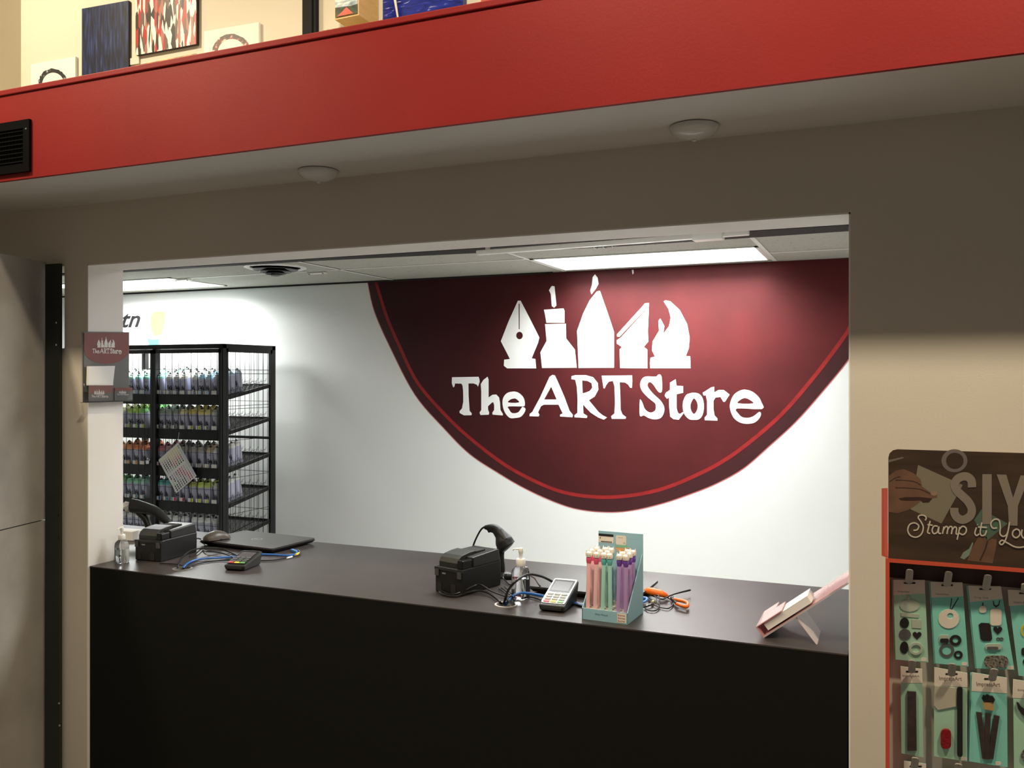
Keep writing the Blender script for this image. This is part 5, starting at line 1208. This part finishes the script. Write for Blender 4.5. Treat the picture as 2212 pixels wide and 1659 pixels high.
def card(label, z, quad, hdr, m_, items, words=None, stack=0, slot=True, name='craft_pack'):
    tp = PY(*z([((quad[0][0]+quad[1][0])/2, quad[0][1])])[0], YC)
    t = thing(name, label, 'craft pack', tuple(tp), group='carded craft packs on the hooks')
    P = lambda l: on_y(z(l), YC)
    part('backing_card', MB().poly([P(quad)], 0.0016, face_y(YC+0.0012)), m_, t, True)
    q4 = [quad[0], quad[1], hdr[1], hdr[0]]
    part('header_strip', MB().poly([P(q4)], 0.0004, face_y(YC-0.0004)), M_cream, t, True)
    if slot:
        cx_ = (quad[0][0]+quad[1][0])/2+10; cy_ = quad[0][1]*0.55+quad[1][1]*0.45+ (55 if z is Z5 else 45)
        part('hang_slot', MB().poly([P(rrect(cx_-85, cy_-12, cx_+85, cy_+12, 11))], 0.0003, face_y(YC-0.0009)), M_ink, t, True)
    if words:
        txt, x0, y0, x1, y1 = words
        a = PY(*z([(x0, y1)])[0], YC); b = PY(*z([(x1, y1+8)])[0], YC); c = PY(*z([(x0, y0)])[0], YC)
        ex = (b-a); L = ex.length; ex.normalize(); M = Matrix(((ex.x, -ex.z, 0, a.x), (0, 0, -1, YC-0.0009), (ex.z, ex.x, 0, a.z), (0, 0, 0, 1)))
        part('header_print', MB().text(txt, 0, 0, L, (c-a).length, 0.0002, M), mat('rust_grey_ink', (0.24, 0.16, 0.13), 0.6), t, True)
    for nm, kind, loops, th in items:
        part(nm, MB().poly([P(l) for l in loops], th, face_y(YC-0.0004)), M_pk[kind], t, True)
    for s in range(stack):
        part('pack_behind', MB().poly([P([(x-22*(s+1), y+8) for x, y in quad])], 0.0010, face_y(YC+0.0040+0.003*s)), m_, t, True)
    return t
card('mint card of pale clear charms and dark discs, top left of the orange-edged display', Z4, [(328, 345), (780, 350), (832, 1530), (362, 1490)], [(331, 568), (784, 542)], M_mint,
 [('clear_dish', 'pale', [el(565, 715, 142, 88)], .0012), ('dish_knob', 'pale', [el(548, 605, 26, 36)], .002), ('metal_bar', 'pale', [[(440, 815), (695, 838), (693, 892), (440, 868)]], .001), ('dark_disc', 'dark', [el(490, 965, 66, 76)], .001), ('square_blank', 'pale', [[(592, 912), (725, 918), (728, 1042), (596, 1034)]], .001),
  ('grey_disc', 'grey', [el(497, 1130, 86, 80)], .001), ('heart_blank', 'dark', [heart(670, 1140, 64)], .001), ('dark_oval', 'dark', [el(487, 1318, 60, 88)], .001), ('clear_ring', 'pale', [el(655, 1330, 100, 90), el(655, 1330, 66, 56)], .0025), ('price_dot', 'cream', [rrect(725, 1465, 808, 1515, 18)], .0003)],
 ('Impress', 395, 500, 560, 530), 1)
card('teal card of washer rings with stamped disc pendant, second on the top row', Z4, [(862, 375), (1320, 385), (1408, 1590), (935, 1545)], [(872, 602), (1336, 582)], M_teal,
 [('cord', 'dark', [[(1160, 610), (1172, 610), (1150, 770), (1140, 770)]], .0004), ('cord', 'dark', [[(1258, 605), (1270, 606), (1162, 790), (1150, 780)]], .0004), ('pendant', 'cream', [el(1125, 905, 150, 138), el(1145, 862, 46, 42)], .0012), ('clear_box', 'pale', [rrect(985, 1135, 1130, 1250, 30)], .0015), ('dark_beads', 'dark', [rrect(1000, 1185, 1125, 1248, 22)], .0025),
  ('washer', 'dark', [el(1220, 1213, 86, 78), el(1220, 1213, 42, 38)], .0012), ('washer', 'grey', [el(1095, 1358, 108, 102), el(1095, 1358, 68, 64)], .0012), ('washer', 'dark', [el(1260, 1422, 64, 60), el(1258, 1420, 31, 29)], .0012), ('price_dot', 'cream', [rrect(1310, 1528, 1390, 1575, 18)], .0003)],
 ('Textured Washer', 935, 540, 1130, 560), 1)
card('teal card with dog tags, dark heart and coiled ball chain, third on the top row', Z4, [(1400, 430), (1870, 440), (2065, 1640), (1525, 1615)], [(1428, 667), (1898, 618)], M_teal,
 [('charm', 'cream', [rrect(1560, 720, 1662, 818, 35)], .0012), ('charm_cord', 'dark', [[(1604, 675), (1622, 675), (1618, 725), (1606, 725)]], .0004), ('dog_tag', 'cream', [rrect(1718, 762, 1880, 1000, 40)], .0012), ('tag_cord', 'dark', [[(1755, 650), (1768, 650), (1778, 700), (1800, 720), (1835, 700), (1850, 640), (1862, 642), (1845, 715), (1800, 745), (1765, 715)]], .0004),
  ('dark_dog_tag', 'dark', [[(1590, 962), (1700, 968), (1722, 995), (1746, 1190), (1720, 1222), (1610, 1222), (1580, 1195), (1552, 990)]], .0012), ('heart_blank', 'dark', [heart(1825, 1065, 66)], .0012), ('jump_ring', 'grey', [el(1832, 1192, 28, 22), el(1832, 1192, 18, 13)], .001), ('jump_ring', 'grey', [el(1880, 1192, 28, 22), el(1880, 1192, 18, 13)], .001),
  ('clear_blister', 'pale', [rrect(1645, 1262, 1885, 1345, 40)], .002), ('blister_contents', 'grey', [rrect(1670, 1300, 1830, 1342, 18)], .003), ('ball_chain', 'silver', [rrect(1628, 1428, 1975, 1600, 78)], .004), ('price_dot', 'cream', [rrect(1965, 1582, 2055, 1632, 18)], .0003)],
 ('Dog Tag', 1490, 590, 1690, 610), 1)
card('teal card with part of a yellow ring, last on the top row', Z4, [(1970, 490), (2440, 500), (2650, 1790), (2125, 1720)], [(1985, 722), (2470, 690)], M_teal,
 [('yellow_ring', 'yellow', [el(2225, 1075, 70, 95), el(2225, 1075, 42, 60)], .0012), ('dark_charm', 'dark', [rrect(2165, 1320, 2290, 1430, 30)], .0012), ('dark_charm', 'dark', [el(2240, 1520, 55, 50)], .0012)], ('Charm Blanks', 2055, 655, 2300, 680), 0)
card('narrow mint card holding a bundle of dark strips, left end of the second row', Z5, [(418, 250), (718, 290), (735, 1510), (430, 1455)], [(424, 478), (722, 482)], M_mint,
 [('leather_strips', 'strip', [[(512, 590), (632, 598), (642, 1408), (512, 1412)]], .004)], ('ImpressArt', 450, 362, 680, 400), 0)
card('mint card with folded cloth, red bead pack and black rod, second row', Z5, [(885, 265), (1342, 345), (1340, 1570), (880, 1495)], [(885, 515), (1342, 540)], M_mint,
 [('folded_cloth', 'white', [[(890, 518), (1195, 545), (1188, 800), (935, 850), (880, 785)]], .002), ('bead_blister', 'red', [rrect(972, 1110, 1115, 1378, 60)], .006), ('black_rod', 'black', [rrect(1200, 530, 1275, 1490, 32)], .005), ('price_dot', 'cream', [rrect(1255, 1505, 1335, 1555, 18)], .0003)],
 ('ImpressArt', 960, 385, 1270, 460), 0)
card('teal card with bristle block and three fanned dark strips on the second row', Z5, [(1408, 335), (1890, 410), (1900, 1650), (1365, 1565)], [(1400, 592), (1892, 625)], M_teal,
 [('cork_block', 'tan', [[(1555, 735), (1708, 738), (1700, 858), (1570, 835)]], .004), ('bristles', 'black', [[(1540, 690), (1560, 640), (1590, 655), (1610, 632), (1650, 650), (1690, 655), (1722, 700), (1700, 745), (1640, 720), (1560, 722)]], .005), ('strip', 'strip', [[(1462, 878), (1538, 885), (1630, 1530), (1545, 1520)]], .003), ('strip', 'strip', [[(1587, 892), (1665, 902), (1645, 1532), (1580, 1528)]], .0035), ('strip', 'strip', [[(1710, 920), (1787, 936), (1700, 1530), (1622, 1522)]], .003), ('price_dot', 'cream', [rrect(1730, 1570, 1810, 1620, 18)], .0003)],
 ('ImpressArt', 1475, 465, 1800, 540), 1)
card('pale mint card with dark pliers, cut by the right frame edge on the second row', Z5, [(1975, 430), (2450, 500), (2450, 1800), (1990, 1740)], [(1968, 685), (2450, 715)], M_mint,
 [('pliers', 'dark', [[(2020, 740), (2045, 745), (2080, 800), (2150, 850), (2200, 920), (2160, 960), (2090, 900), (2040, 830)]], .004), ('chain_coil', 'silver', [el(2170, 1480, 90, 90), el(2170, 1480, 50, 50)], .003)], ('ImpressArt', 2045, 560, 2380, 600), 0)
card('cream header of a craft pack just showing at the bottom left of the display', Z5, [(465, 1560), (772, 1602), (790, 2500), (480, 2440)], [(470, 1790), (775, 1830)], M_teal, [], None, 0)
card('top of a lower craft pack hidden mostly below the frame, second column', Z5, [(985, 1700), (1440, 1750), (1450, 2600), (990, 2560)], [(990, 1900), (1440, 1950)], M_mint, [], None, 0)
